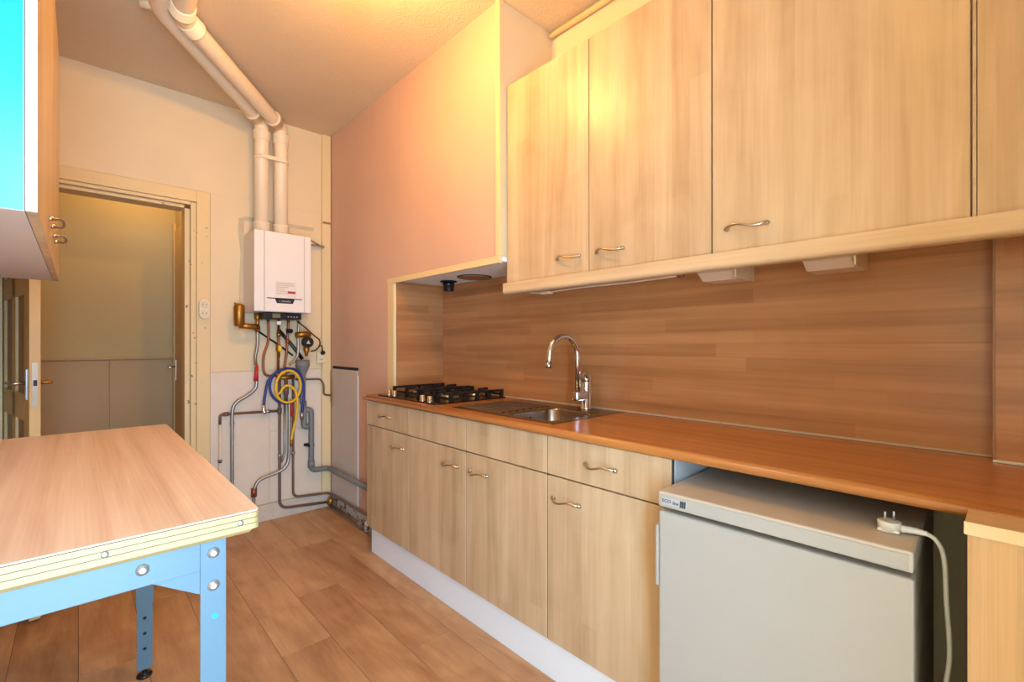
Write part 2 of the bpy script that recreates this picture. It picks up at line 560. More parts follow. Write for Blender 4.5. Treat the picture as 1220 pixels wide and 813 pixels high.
B('leaf', 'door_leaf', hd, HX - 0.012, HX, 3.72, 4.34, 0, 2.06, bevel=0.002)


def hallhandle(bm):
    box(bm, HX - 0.016, HX - 0.011, 4.285, 4.315, 0.93, 1.08)
    tube(bm, fillet([(HX - 0.012, 4.30, 1.03), (HX - 0.06, 4.30, 1.03), (HX - 0.06, 4.20, 1.03)], 0.015), 0.007, 8)


obj('door_handle', hallhandle, 'bronze', hd)

# partition in dusty pink: the full wall beside the cabinets and the hood casing above the hob
PART = [(YF, 0), (YF, ZC), (1.565, ZC), (1.565, 1.592), (2.545, 1.592), (2.545, 0)]
part_w = struct(obj('wall_partition', lambda bm: prism(bm, PART, 0, PX, XR), 'wall_pink'))
B('hood_underside', 'white_board', part_w, PX, XR, 1.556, 2.545, 1.572, 1.592)
B('hood_side', 'trim_cream', part_w, PX + 0.004, XR, 1.555, 1.565, 1.592, ZC)
t3 = sroot('trim_3', (PX, 2.54, 0.91))
B('casing', 'trim_yellow', t3, PX - 0.008, PX + 0.012, 2.497, 2.570, 0.912, 1.566, bevel=0.002)
t4 = sroot('trim_4', (PX, 2.0, 1.56))
B('casing', 'trim_yellow', t4, PX - 0.010, PX + 0.010, 1.548, 2.574, 1.562, 1.594, bevel=0.002)
t5 = sroot('trim_5', (PX, 1.56, 1.6))
B('casing', 'trim_yellow', t5, PX - 0.010, PX + 0.014, 1.546, 1.574, 1.594, ZC, bevel=0.002)
t6 = sroot('trim_6', (1.34, YF, 0))
B('batten', 'trim_yellow', t6, 1.307, 1.369, YF - 0.022, YF, 0.112, ZC, bevel=0.003)
B('batten_stain', 'torn_paper', t6, 1.309, 1.366, YF - 0.024, YF - 0.021, 2.085, 2.10)
struct(B('baseboard_right', 'dirty_white', None, PX - 0.014, PX, 2.56, YF - 0.02, 0.0, 0.092, bevel=0.002))

# door leaf standing open into the room
ang = math.atan2(2.866 - 3.555, -0.142 + 0.28)
dl = sroot('door_1', (-0.275, 3.555, 0.0), ang)
LW = 0.705; T = 0.018


def D(name, mat, x0, x1, y0, y1, z0, z1, bevel=0.0, parent=None):
    return B(name, mat, parent or dl, x0, x1, y0, y1, z0, z1, bevel, local=True)


D('panel_core', 'door_panel', 0.02, LW - 0.02, -0.008, 0.008, 0.03, 2.0)
D('stile', 'door_leaf', 0.0, 0.105, -T, T, 0.012, 2.03, 0.002)
D('stile', 'door_leaf', LW - 0.105, LW, -T, T, 0.012, 2.03, 0.002)
D('mullion', 'door_leaf', 0.31, 0.395, -T, T, 0.22, 1.94, 0.004)
for z0, z1 in ((0.012, 0.22), (0.86, 0.98), (1.42, 1.52), (1.92, 2.03)):
    D('rail', 'door_leaf', 0.105, LW - 0.105, -T, T, z0, z1, 0.003)
D('lock_plate', 'bronze', LW - 0.001, LW + 0.001, -0.009, 0.009, 0.93, 1.12)
D('latch', 'black_iron', LW, LW + 0.006, -0.006, 0.006, 1.02, 1.045)
for sgn, m in ((-1, 'steel'), (1, 'brass')):
    def hb(bm, sgn=sgn):
        box(bm, LW - 0.075, LW - 0.040, *sorted((sgn * T, sgn * (T + 0.004))), 0.96, 1.09)
        tube(bm, fillet([(LW - 0.057, sgn * T, 1.03), (LW - 0.057, sgn * 0.062, 1.03), (LW - 0.165, sgn * 0.066, 1.028)], 0.014), 0.0075, 10)
    obj('door_handle', hb, m, dl, local=True)

# ================================================================== BASE CABINETS
DXF = 1.203          # face of the base doors
BY = [2.505, 2.043, 1.576, 1.108, 0.640]


def handle(parent, xf, yc, zc, length=0.112, flip=1):
    """wavy bow handle on a face looking to -x, running along y"""
    h = length / 2

    def bld(bm):
        pts = []
        for k in range(17):
            t = k / 16
            y = yc - h + length * t
            out = 0.006 + 0.022 * math.sin(math.pi * t) ** 0.7
            z = zc + flip * 0.006 * math.sin(2 * math.pi * t)
            pts.append((xf - out, y, z))
        tube(bm, pts, 0.004, 8, rfun=lambda t: 0.0032 + 0.0022 * abs(2 * t - 1) ** 2)
        for s in (-1, 1):
            lathe(bm, [(0.0075, -0.001), (0.0075, 0.004), (0.005, 0.010)], (xf, yc + s * h, zc), (-1, 0, 0), 10)
    return obj('handle', bld, 'bronze', parent)


base_specs = [
    ('maple base cabinet with handled drawer at the far end, under the hob', 2.285, 2.150),
    ('maple base cabinet with plain false drawer front and handle at the door\'s right', None, 1.687),
    ('maple base cabinet under the sink with plain false front, handle at door\'s left', None, 1.490),
    ('maple base cabinet with centred drawer handle, next to the small refrigerator', 0.880, 1.021),
]
for i, (lab, hd_y, hdoor_y) in enumerate(base_specs):
    ya, yb = BY[i + 1], BY[i]
    c = thing('base_cabinet', lab, 'cabinet', (1.45, (ya + yb) / 2, 0.163), group='base cabinets under the worktop')

    def body(bm, ya=ya, yb=yb):
        box(bm, 1.2270, 1.235, ya + 0.002, ya + 0.018, 0.163, 0.880)
        box(bm, 1.2270, 1.235, yb - 0.018, yb - 0.002, 0.163, 0.880)
        box(bm, 1.235, 1.700, ya + 0.002, ya + 0.018, 0.163, 0.880)
        box(bm, 1.235, 1.700, yb - 0.018, yb - 0.002, 0.163, 0.880)
        box(bm, 1.2270, 1.700, ya + 0.018, yb - 0.018, 0.163, 0.181)
        box(bm, 1.690, 1.700, ya + 0.018, yb - 0.018, 0.181, 0.880)
        box(bm, 1.2270, 1.30, ya + 0.018, yb - 0.018, 0.736, 0.750)
    obj('body', body, 'white_inner', c)
    dr = B('drawer_front', 'maple', c, DXF, DXF + 0.018, ya + 0.0018, yb - 0.0018, 0.7465, 0.8795, bevel=0.0014)
    do = B('door', 'maple', c, DXF, DXF + 0.018, ya + 0.0018, yb - 0.0018, 0.166, 0.7415, bevel=0.0014)
    B('gap_shade', 'gap_shade_brown', c, DXF + 0.0016, DXF + 0.010, ya - 0.0016, ya + 0.0016, 0.168, 0.878)  # dark strip painting the shadow line between neighbouring fronts
    if hd_y: handle(dr, DXF, hd_y, 0.812)
    handle(do, DXF, hdoor_y, 0.668)

tag(B('plinth', 'white_board', None, 1.240, 1.256, 0.645, 2.520, 0.0, 0.1615, bevel=0.001), 'long white kick board under the base cabinets', 'plinth')

# worktop with rounded nose
ZB, ZT = 0.882, 0.911
nose = []
rn = (ZT - ZB) / 2
for k in range(9):
    t = math.pi / 2 + math.pi * k / 8
    nose.append((1.184 + rn + rn * math.cos(t), (ZB + ZT) / 2 + rn * math.sin(t)))
wt = thing('worktop', 'long orange-brown beech-look worktop with rounded front edge over the base cabinets', 'worktop', (1.45, 1.0, ZB))
def slab(bm):
    prism(bm, nose + [(1.273, ZB), (1.273, ZT)], 1, YN + 0.001, 2.493, True)
    box(bm, 1.273, 1.718, YN + 0.001, 1.158, ZB, ZT)
    box(bm, 1.572, 1.718, 1.158, 1.422, ZB, ZT)
    box(bm, 1.273, 1.718, 1.422, 2.493, ZB, ZT)


obj('slab', slab, 'worktop_wood', wt)
obj('slab_end', lambda bm: prism(bm, nose + [(1.363, ZB), (1.363, ZT)], 1, 2.4932, 2.520, True), 'worktop_wood', wt)
for p in wt.children:
    for f in p.data.polygons:
        f.use_smooth = abs(f.normal.y) < 0.5 and -0.95 < f.normal.x < 0 and abs(f.normal.z) < 0.99

# right-hand end unit, standing slightly proud of the worktop
rc = thing('base_cabinet', 'pale maple end cabinet with cream edge band, to the refrigerator\'s right', 'cabinet', (1.4, -0.25, 0))
B('body', 'maple_side', rc, 1.0975, 1.700, YN + 0.001, 0.050, 0.0, 0.880, bevel=0.001)
B('top_board', 'maple_x', rc, 1.097, 1.1835, YN + 0.001, 0.053, 0.8805, 0.9000, bevel=0.001)
B('edge_band', 'trim_cream', rc, 1.0945, 1.0970, YN + 0.001, 0.054, 0.8790, 0.9005)
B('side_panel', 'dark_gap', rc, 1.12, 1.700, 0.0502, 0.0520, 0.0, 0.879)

# ================================================================== SPLASHBACK
tag(B('splashback_panel', 'splash_wood', None, 1.708, 1.7195, 0.030, 2.480, 0.915, 1.571), 'long brown wood-grain splashback behind hob and sink', 'splashback')
tag(B('splashback_panel', 'splash_side', None, 1.386, 1.7195, 2.4815, 2.4950, 0.913, 1.571), 'narrow wood-grain splashback on the side of the hob alcove', 'splashback')
sp = thing('splashback_panel', 'proud wood-grain splashback panel at the right end of the worktop', 'splashback', (1.68, -0.28, ZT))
B('panel', 'splash_wood', sp, 1.640, 1.7195, YN + 0.001, 0.026, 0.917, 1.470)
B('edge_strip', 'splash_edge', sp, 1.637, 1.7195, 0.0262, 0.0300, 0.917, 1.470)
B('sealant', 'white_edge', sp, 1.632, 1.640, YN + 0.001, 0.030, 0.9112, 0.9175, bevel=0.002)
tag(B('sealant_bead', 'sealant_grey', None, 1.698, 1.710, 0.031, 2.480, 0.9113, 0.917, bevel=0.002), 'pale sealant bead along the foot of the long splashback', 'sealant')

# ================================================================== UPPER CABINETS
UX = 1.415; UZ0, UZ1 = 1.4745, 2.362
uppers = [
    ([(1.092, 1.553), (0.624, 1.0895)], [1.191, 0.995], 'maple wall cabinet with two doors beside the hood casing', 1.553, 0.624),
    ([(0.0585, 0.6215)], [0.522], 'maple wall cabinet with one wide door above the refrigerator', 0.6215, 0.048),
]
for doors, hs, lab, yb, ya in uppers:
    c = thing('wall_cabinet', lab, 'cabinet', (1.57, (ya + yb) / 2, 1.474), group='maple wall cabinets over the worktop')
    obj('body', lambda bm: box(bm, UX + 0.0240, XR - 0.002, ya + 0.001, yb - 0.001, UZ0, UZ1 - 0.004), 'maple_side', c)
    for (a, b_), hy in zip(doors, hs):
        d = B('door', 'maple', c, UX, UX + 0.018, a + 0.001, b_ - 0.001, UZ0 + 0.001, UZ1, bevel=0.0016)
        handle(d, UX, hy, 1.542, flip=-1)
c = thing('wall_cabinet', 'flat maple cabinet front at the far right of the wall cabinets', 'cabinet', (1.57, -0.25, 1.474), group='maple wall cabinets over the worktop')
B('end_strip', 'maple_x', c, UX + 0.005, UX + 0.0203, 0.0505, 0.0565, UZ0 + 0.001, UZ1)
B('body', 'maple_side', c, UX + 0.0205, XR - 0.002, YN + 0.001, 0.046, UZ0, UZ1 - 0.004)
B('door', 'maple', c, UX + 0.003, UX + 0.020, YN + 0.001, 0.0490, UZ0 + 0.001, UZ1, bevel=0.0012)

rail = []
for k in range(7):
    t = math.pi + math.pi / 2 * k / 6
    rail.append((1.400 + 0.014 + 0.014 * math.cos(t), 1.426 + 0.014 + 0.014 * math.sin(t)))
rail += [(1.440, 1.426), (1.440, 1.4735), (1.400, 1.4735)]
tag(obj('light_rail', lambda bm: prism(bm, rail, 1, YN + 0.001, 1.562), 'maple_x'), 'rounded maple light rail running under the wall cabinets', 'rail')

for y0, y1, lab in ((0.572, 0.690, 'wedge-shaped under-cabinet light nearer the sink'), (0.275, 0.392, 'wedge-shaped under-cabinet light nearer the right end')):
    t = thing('cabinet_light', lab, 'light', (1.50, (y0 + y1) / 2, 1.474), group='lights under the wall cabinets')
    obj('housing', lambda bm: prism(bm, [(1.455, 1.474), (1.462, 1.428), (1.50, 1.405), (1.600, 1.405), (1.600, 1.474)], 1, y0, y1), 'lamp_cover', t)
    obj('diffuser', lambda bm: prism(bm, [(1.4605, 1.426), (1.4985, 1.4035), (1.500, 1.405), (1.462, 1.428)], 1, y0 + 0.006, y1 - 0.006), 'lamp_cover', t)
    B('end_cap', 'maple_x', t, 1.4555, 1.602, y0 - 0.005, y0 - 0.0005, 1.404, 1.474)
jb = thing('light_cable', 'thin white cable with clip hanging under the left wall cabinets', 'cable', (1.48, 1.36, 1.44))
obj('cable', lambda bm: tube(bm, spline([(1.46, 1.45, 1.428), (1.47, 1.37, 1.421), (1.47, 1.30, 1.424), (1.46, 1.15, 1.425), (1.46, 0.95, 1.424), (1.455, 0.76, 1.427)]), 0.0035, 6), 'lamp_cover', jb)
B('clip', 'lamp_cover', jb, 1.455, 1.485, 1.335, 1.385, 1.414, 1.426, bevel=0.003)
B('junction', 'copper', jb, 1.450, 1.466, 0.735, 0.755, 1.420, 1.434, bevel=0.003)

tag(obj('ceiling_conduit', lambda bm: tube(bm, [(1.700, 1.545, 2.715), (1.700, YN + 0.001, 2.715)], 0.013, 12), 'pvc_white'), 'thin cream conduit along the ceiling above the wall cabinets', 'pipe')

# hood underside fittings
vd = thing('vent_cover', 'round brown vent disc on the underside of the hood casing', 'vent', (1.585, 1.98, 1.572))
obj('disc', lambda bm: lathe(bm, [(0.088, -0.007), (0.088, 0.0)], (1.600, 2.02, 1.5715), seg=36), 'disc_brown', vd)
obj('rim', lambda bm: lathe(bm, [(0.096, -0.003), (0.096, 0.0)], (1.600, 2.02, 1.5718), seg=36), 'dark_gap', vd)
bs = thing('extractor_socket', 'black round socket hanging under the hood casing', 'socket', (1.60, 2.26, 1.53))
obj('flange', lambda bm: lathe(bm, [(0.048, -0.006), (0.050, 0.0)], (1.60, 2.265, 1.5715), seg=24), 'black_plastic', bs)
obj('cup', lambda bm: lathe(bm, [(0.028, -0.060), (0.031, -0.055), (0.031, -0.030), (0.034, -0.028), (0.034, -0.006)], (1.60, 2.265, 1.5715), seg=20), 'black_plastic', bs)

# ================================================================== HOB
hob = thing('gas_hob', 'four-burner gas hob with black pan supports at the worktop\'s far end', 'hob', (1.46, 2.15, ZT))
obj('plate', lambda bm: rbox(bm, 1.232, 1.685, 1.850, 2.440, ZT + 0.0005, ZT + 0.006, 0.018), 'hob_plate', hob)
for bx, by, r in ((1.418, 2.295, 0.034), (1.585, 2.295, 0.045), (1.418, 1.998, 0.048), (1.585, 1.998, 0.034)):
    bu = obj('burner', lambda bm: lathe(bm, [(r * 1.05, 0), (r * 1.05, 0.010), (r * 0.9, 0.014), (r * 0.85, 0.020)], (bx, by, ZT + 0.006), seg=24), 'steel', hob)
    obj('burner_cap', lambda bm: lathe(bm, [(r * 0.78, 0.0), (r * 0.78, 0.005), (r * 0.6, 0.008)], (bx, by, ZT + 0.0262), seg=20), 'black_iron', bu)


def grate(bm, x0, x1, y0, y1):
    zb, zt = ZT + 0.006, ZT + 0.047
    h = 0.0055
    def bar(a, b_, w=h):
        x_a, y_a = a; x_b, y_b = b_
        if abs(x_a - x_b) > abs(y_a - y_b): box(bm, min(x_a, x_b), max(x_a, x_b), y_a - w, y_a + w, zt - 0.012, zt)
        else: box(bm, x_a - w, x_a + w, min(y_a, y_b), max(y_a, y_b), zt - 0.012, zt)
    xm = (x0 + x1) / 2
    # low outer frame with feet
    for x in (x0, x1):
        box(bm, x - h, x + h, y0, y1, zb + 0.008, zb + 0.020)
    for x in (x0, xm, x1):
        for y in (y0, y1):
            box(bm, x - h * 1.4, x + h * 1.4, y - h * 1.4, y + h * 1.4, zb, zt)
    ym = (y0 + y1) / 2
    for cx in ((x0 + xm) / 2, (xm + x1) / 2):
        bar((cx, y0), (cx, ym - 0.035)); bar((cx, ym + 0.035), (cx, y1))
        box(bm, cx - h, cx + h, y0 - h, y0 + h, zb, zt); box(bm, cx - h, cx + h, y1 - h, y1 + h, zb, zt)
        bar((cx - 0.083, ym), (cx - 0.030, ym)); bar((cx + 0.030, ym), (cx + 0.083, ym))
    for x in (x0, x1):
        box(bm, x - h, x + h, ym - h, ym + h, zb, zt)
    bar((x0, y0), (x1, y0)); bar((x0, y1), (x1, y1))


obj('pan_support', lambda bm: grate(bm, 1.335, 1.668, 2.165, 2.425), 'black_iron', hob)
obj('pan_support', lambda bm: grate(bm, 1.335, 1.668, 1.872, 2.125), 'black_iron', hob)
for kx, ky in ((1.254, 2.335), (1.254, 2.278), (1.246, 1.985), (1.246, 1.920)):
    kn = obj('knob', lambda bm: lathe(bm, [(0.0155, 0.0), (0.0155, 0.004), (0.0135, 0.006), (0.0128, 0.028), (0.011, 0.031)], (kx, ky, ZT + 0.006), seg=20), 'chrome', hob)
    B('pointer', 'black_plastic', kn, kx - 0.001, kx + 0.001, ky - 0.010, ky + 0.010, ZT + 0.0365, ZT + 0.0380)

# ================================================================== SINK + TAP
sk = thing('kitchen_sink', 'inset stainless steel sink with ribbed draining board', 'sink', (1.45, 1.42, ZT))


def sink_top(bm):
    z = ZT + 0.002
    X0, X1, Y0, Y1 = 1.247, 1.690, 1.118, 1.735     # rim
    bx0, bx1, by0, by1 = 1.275, 1.570, 1.160, 1.420  # bowl opening
    outer = []; inner = []
    def rr(x0, x1, y0, y1, r, n=6):
        pts = []
        for cx, cy, s in ((x1 - r, y1 - r, 0), (x0 + r, y1 - r, 1), (x0 + r, y0 + r, 2), (x1 - r, y0 + r, 3)):
            for k in range(n + 1):
                t = math.pi / 2 * (s + k / n); pts.append((cx + r * math.cos(t), cy + r * math.sin(t)))
        return pts
    # rim ring around the bowl + drainer plate
    o = rr(bx0 - 0.010, bx1 + 0.010, by0 - 0.010, by1 + 0.010, 0.06); i = rr(bx0, bx1, by0, by1, 0.055)
    ow = [bm.verts.new((p[0], p[1], z)) for p in o]; iw = [bm.verts.new((p[0], p[1], z)) for p in i]
    n = len(o)
    for k in range(n):
        bm.faces.new((ow[k], ow[(k + 1) % n], iw[(k + 1) % n], iw[k]))
    # bowl walls and bottom
    prev = iw
    for dz, sh in ((-0.008, 0.004), (-0.10, 0.012), (-0.130, 0.022), (-0.140, 0.045)):
        ring = [bm.verts.new((p[0], p[1], z + dz)) for p in rr(bx0 + sh, bx1 - sh, by0 + sh, by1 - sh, max(0.02, 0.055 - sh * 0.3))]
        for k in range(n):
            f = bm.faces.new((prev[k], prev[(k + 1) % n], ring[(k + 1) % n], ring[k])); f.smooth = True
        prev = ring
    bm.faces.new(prev)
    # filler: outer rectangle to the ring, done as a fan between rectangle corners and ring
    q = [bm.verts.new((X1, by1 + 0.03, z)), bm.verts.new((X0, by1 + 0.03, z)), bm.verts.new((X0, Y0, z)), bm.verts.new((X1, Y0, z))]
    m = n // 4
    for s in range(4):
        seg = ow[s * m:(s + 1) * m]
        for a, b_ in zip(seg, seg[1:]):
            bm.faces.new((q[s], b_, a))
        nxt = ow[((s + 1) * m) % n]
        bm.faces.new((q[s], q[(s + 1) % 4], nxt, seg[-1]))
    # drainer: ribbed sheet
    ys = []
    xs = [X0, X0 + 0.03]
    x = X0 + 0.045
    prof = [(X0, z), (X0 + 0.035, z)]
    for k in range(8):
        c = X0 + 0.055 + k * 0.040
        prof += [(c - 0.009, z), (c - 0.005, z + 0.003), (c + 0.005, z + 0.003), (c + 0.009, z)]
    prof += [(X1, z)]
    A = [bm.verts.new((p[0], by1 + 0.03, p[1])) for p in prof]; Bv = [bm.verts.new((p[0], Y1, p[1])) for p in prof]
    for k in range(len(prof) - 1):
        bm.faces.new((A[k], A[k + 1], Bv[k + 1], Bv[k]))
    # turned-down edge
    box(bm, X0, X0 + 0.002, Y0, Y1, ZT + 0.0003, z); box(bm, X1 - 0.002, X1, Y0, Y1, ZT + 0.0003, z)
    box(bm, X0, X1, Y0, Y0 + 0.002, ZT + 0.0003, z); box(bm, X0, X1, Y1 - 0.002, Y1, ZT + 0.0003, z)


obj('basin', sink_top, 'sink_steel', sk)
obj('drain', lambda bm: lathe(bm, [(0.038, 0.0), (0.038, 0.003), (0.030, 0.004), (0.010, 0.002)], (1.42, 1.29, ZT - 0.1375), seg=24), 'steel', sk)
for k in range(3):
    obj('overflow_slot', lambda bm: rbox(bm, 1.38 + k * 0.02, 1.392 + k * 0.02, 1.4125, 1.4140, ZT - 0.045, ZT - 0.025, 0.004, axis=1), 'dark_gap', sk)
obj('drainer_hole', lambda bm: lathe(bm, [(0.012, 0), (0.012, 0.0006)], (1.31, 1.66, ZT + 0.0022), seg=16), 'dark_gap', sk)

tap = thing('mixer_tap', 'chrome mixer tap with tall curved spout behind the sink', 'tap', (1.645, 1.282, ZT + 0.002))
obj('body', lambda bm: lathe(bm, [(0.027, 0), (0.027, 0.004), (0.0225, 0.008), (0.0225, 0.118), (0.0215, 0.120), (0.0225, 0.122), (0.0225, 0.148), (0.019, 0.158), (0.010, 0.161)], (1.645, 1.282, ZT + 0.002), seg=28), 'chrome', tap)
obj('lever', lambda bm: tube(bm, [(1.640, 1.270, 1.045), (1.615, 1.262, 1.068), (1.600, 1.258, 1.070)], 0.006, 10), 'chrome', tap)
obj('spout_block', lambda bm: box(bm, 1.560, 1.640, 1.264, 1.296, 0.955, 0.995, 0.008, 3), 'chrome', tap)
sp_path = [(1.580, 1.278, 0.985), (1.580, 1.278, 1.145)]
for k in range(1, 13):
    t = math.pi * k / 12
    sp_path.append((1.490 + 0.090 * math.cos(t), 1.279, 1.145 + 0.088 * math.sin(t)))
sp_path += [(1.398, 1.280, 1.110)]
obj('spout', lambda bm: tube(bm, sp_path, 0.0115, 16), 'chrome', tap)
obj('aerator', lambda bm: lathe(bm, [(0.0125, 0), (0.0125, 0.022)], (1.398, 1.280, 1.102), seg=16), 'steel', tap)

# ================================================================== FRIDGE
FA = R(1.2)
fg = thing('refrigerator', 'small white table-top refrigerator under the worktop', 'refrigerator', (1.101, 0.625, 0.0), FA)
# local axes: +x into the niche, -y towards the right of the picture
FWD = 0.505


def F(name, mat, x0, x1, y0, y1, z0, z1, bevel=0.0, parent=None):
    return B(name, mat, parent or fg, x0, x1, y0, y1, z0, z1, bevel, local=True)


F('body', 'fridge_side', 0.045, 0.520, -FWD + 0.006, -0.006, 0.02, 0.778, 0.004)
lid = F('lid', 'fridge_top', 0.0, 0.530, -FWD, 0.0, 0.780, 0.820, 0.005)
F('lid_front', 'fridge_white', -0.0022, 0.0, -FWD + 0.008, -0.008, 0.784, 0.8135, 0.001, lid)
F('door', 'fridge_white', 0.002, 0.040, -FWD - 0.001, 0.0, 0.05, 0.769, 0.006)
F('door_seal', 'seal', 0.040, 0.046, -FWD + 0.012, -0.012, 0.06, 0.765)
F('foot', 'black_plastic', 0.07, 0.11, -0.10, -0.06, 0.0, 0.0205)
F('foot', 'black_plastic', 0.07, 0.11, -FWD + 0.06, -FWD + 0.10, 0.0, 0.0205)
F('foot', 'black_plastic', 0.44, 0.48, -0.10, -0.06, 0.0, 0.0205)
F('foot', 'black_plastic', 0.44, 0.48, -FWD + 0.06, -FWD + 0.10, 0.0, 0.0205)
F('handle_strip', 'fridge_white', 0.004, 0.030, 0.0005, 0.010, 0.570, 0.728, 0.003)
bd = F('badge', 'badge_plate', -0.0030, -0.0022, -0.078, -0.012, 0.7895, 0.8085, 0.0, None)
RX = (R(90), 0, R(-90))
text('badge_word', 'ECO', 0.0118, (-0.0036, -0.0255, 0.7990), RX, 'badge_ink', bd, True)
text('badge_word', 'line', 0.0110, (-0.0036, -0.0490, 0.7980), RX, 'badge_ink', bd, True, shear=0.35)


def mark(bm):
    for k in range(3):
        y = -0.0605 - k * 0.0052
        prism(bm, [(y, 0.791), (y - 0.0040, 0.791), (y - 0.0058, 0.8075), (y - 0.0018, 0.8075)], 0, -0.0042, -0.0030)


obj('badge_mark', mark, 'badge_ink', bd, True)

pl = thing('power_plug', 'white mains plug lying on the refrigerator with its cord hanging down', 'plug', (1.20, 0.155, 0.8205))


def plugb(bm):
    lathe(bm, [(0.012, 0.0), (0.019, 0.003), (0.0195, 0.017), (0.0185, 0.019)], (1.205, 0.168, 0.8225), seg=24)
    box(bm, 1.188, 1.222, 0.150, 0.186, 0.8206, 0.828, 0.003)


obj('plug_body', plugb, 'plug_white', pl)
for s in (-1, 1):
    obj('pin', lambda bm: lathe(bm, [(0.0024, 0), (0.0024, 0.018), (0.0015, 0.019)], (1.205 + s * 0.0075, 0.168 - s * 0.006, 0.8415), seg=10), 'zinc', pl)
obj('strain_relief', lambda bm: tube(bm, spline([(1.208, 0.152, 0.829), (1.214, 0.130, 0.829), (1.219, 0.112, 0.827)]), 0.007, 10, rfun=lambda t: 0.008 - 0.003 * t + 0.0008 * math.sin(t * 44)), 'plug_white', pl)
obj('cord', lambda bm: tube(bm, spline([(1.219, 0.112, 0.827), (1.222, 0.098, 0.816), (1.222, 0.0875, 0.785), (1.222, 0.084, 0.70), (1.224, 0.080, 0.60), (1.232, 0.088, 0.50), (1.26, 0.087, 0.30), (1.30, 0.085, 0.05), (1.36, 0.085, 0.006), (1.50, 0.085, 0.006)], 8), 0.0042, 8), 'plug_white', pl)

# ================================================================== LEFT WALL CABINET
LX = -0.057
LCY0, LCY1, LZ0, LZ1 = 1.272, 2.600, 1.452, 2.36
lc = thing('wall_cabinet', 'wall cabinet at the left edge with end panel painted with blue daylight and maple doors', 'cabinet', (-0.23, 1.93, LZ0))
B('body', 'grey_under', lc, XL + 0.002, LX - 0.0175, LCY0 + 0.003, LCY1, LZ0, LZ1, bevel=0.001)
B('end_panel', 'turquoise', lc, XL + 0.002, LX - 0.0195, LCY0, LCY0 + 0.003, LZ0 + 0.0015, LZ1)  # white end in blue daylight, its cast put into the turquoise colour
for a, b_, hy in ((LCY0, 1.9335, 1.80), (1.9365, LCY1, 2.07)):
    d = B('door', 'maple', lc, LX - 0.0165, LX, a, b_, LZ0, LZ1, bevel=0.001)
    if a == LCY0:
        B('edge_band', 'white_edge', d, LX - 0.0160, LX - 0.0005, a - 0.0012, a, LZ0 + 0.0005, LZ1)

    def lh(bm, hy=hy):
        pts = []
        for k in range(15):
            t = k / 14
            pts.append((LX + 0.004 + 0.024 * math.sin(math.pi * t) ** 0.6, hy - 0.055 + 0.11 * t, 1.535 + 0.005 * math.sin(2 * math.pi * t)))
        tube(bm, pts, 0.004, 8)
        for s in (-1, 1):
            lathe(bm, [(0.0075, -0.001), (0.0075, 0.004), (0.005, 0.010)], (LX, hy + s * 0.055, 1.535), (1, 0, 0), 10)
    obj('handle', lh, 'bronze', d)

# ================================================================== TABLE
TX0, TX1, TY0, TY1, TZ = -0.385, 0.250, 0.962, 2.235, 0.890
tb = thing('work_table', 'wood-topped work table with pale blue-grey steel legs', 'table', (-0.07, 1.6, 0))


def ttop(bm):
    rbox(bm, TX0, TX1 - 0.0005, TY0 + 0.0035, TY1, TZ - 0.003, TZ, 0.010)


obj('table_top', ttop, 'table_wood', tb)
obj('edge_layer', lambda bm: rbox(bm, TX0, TX1, TY0, TY1, TZ - 0.0125, TZ - 0.0032, 0.012), 'table_edge', tb)
obj('edge_layer', lambda bm: rbox(bm, TX0, TX1, TY0, TY1, TZ - 0.0225, TZ - 0.0135, 0.012), 'table_edge', tb)
obj('edge_layer', lambda bm: rbox(bm, TX0, TX1, TY0, TY1, TZ - 0.0335, TZ - 0.0235, 0.012), 'table_edge', tb)
obj('edge_joint', lambda bm: rbox(bm, TX0 + 0.001, TX1 - 0.0014, TY0 + 0.0014, TY1 - 0.0014, TZ - 0.030, TZ - 0.0030, 0.012), 'edge_line', tb)
obj('underside', lambda bm: prism(bm, [(TX0 + 0.01, TZ - 0.0337), (TX1 - 0.001, TZ - 0.0337), (TX1 - 0.016, TZ - 0.044), (TX0 + 0.02, TZ - 0.044)], 1, TY0 + 0.016, TY1 - 0.01), 'edge_under', tb)
obj('underside', lambda bm: prism(bm, [(TY0 + 0.0005, TZ - 0.0337), (TY0 + 0.016, TZ - 0.0337), (TY0 + 0.016, TZ - 0.044)], 0, TX0 + 0.01, TX1 - 0.014), 'edge_under', tb)
for x in (0.030, 0.199, -0.14, -0.30):
    obj('edge_screw', lambda bm: lathe(bm, [(0.005, 0), (0.005, 0.0015), (0.002, 0.002)], (x + 0.018 if x > 0.1 else x, TY0, TZ - 0.018), (0, -1, 0), 12), 'zinc', tb)

LT = TZ - 0.0442
LGX1 = 0.199; LGX0 = 0.159
FY = 0.985


def bolt(parent, x, y, z, ax, r=0.0095):
    b1 = obj('bolt', lambda bm: lathe(bm, [(r, 0), (r, 0.0018), (r * 0.72, 0.0022), (r * 0.66, 0.0055), (r * 0.4, 0.0062)], (x, y, z), ax, 14), 'zinc', parent)
    return b1


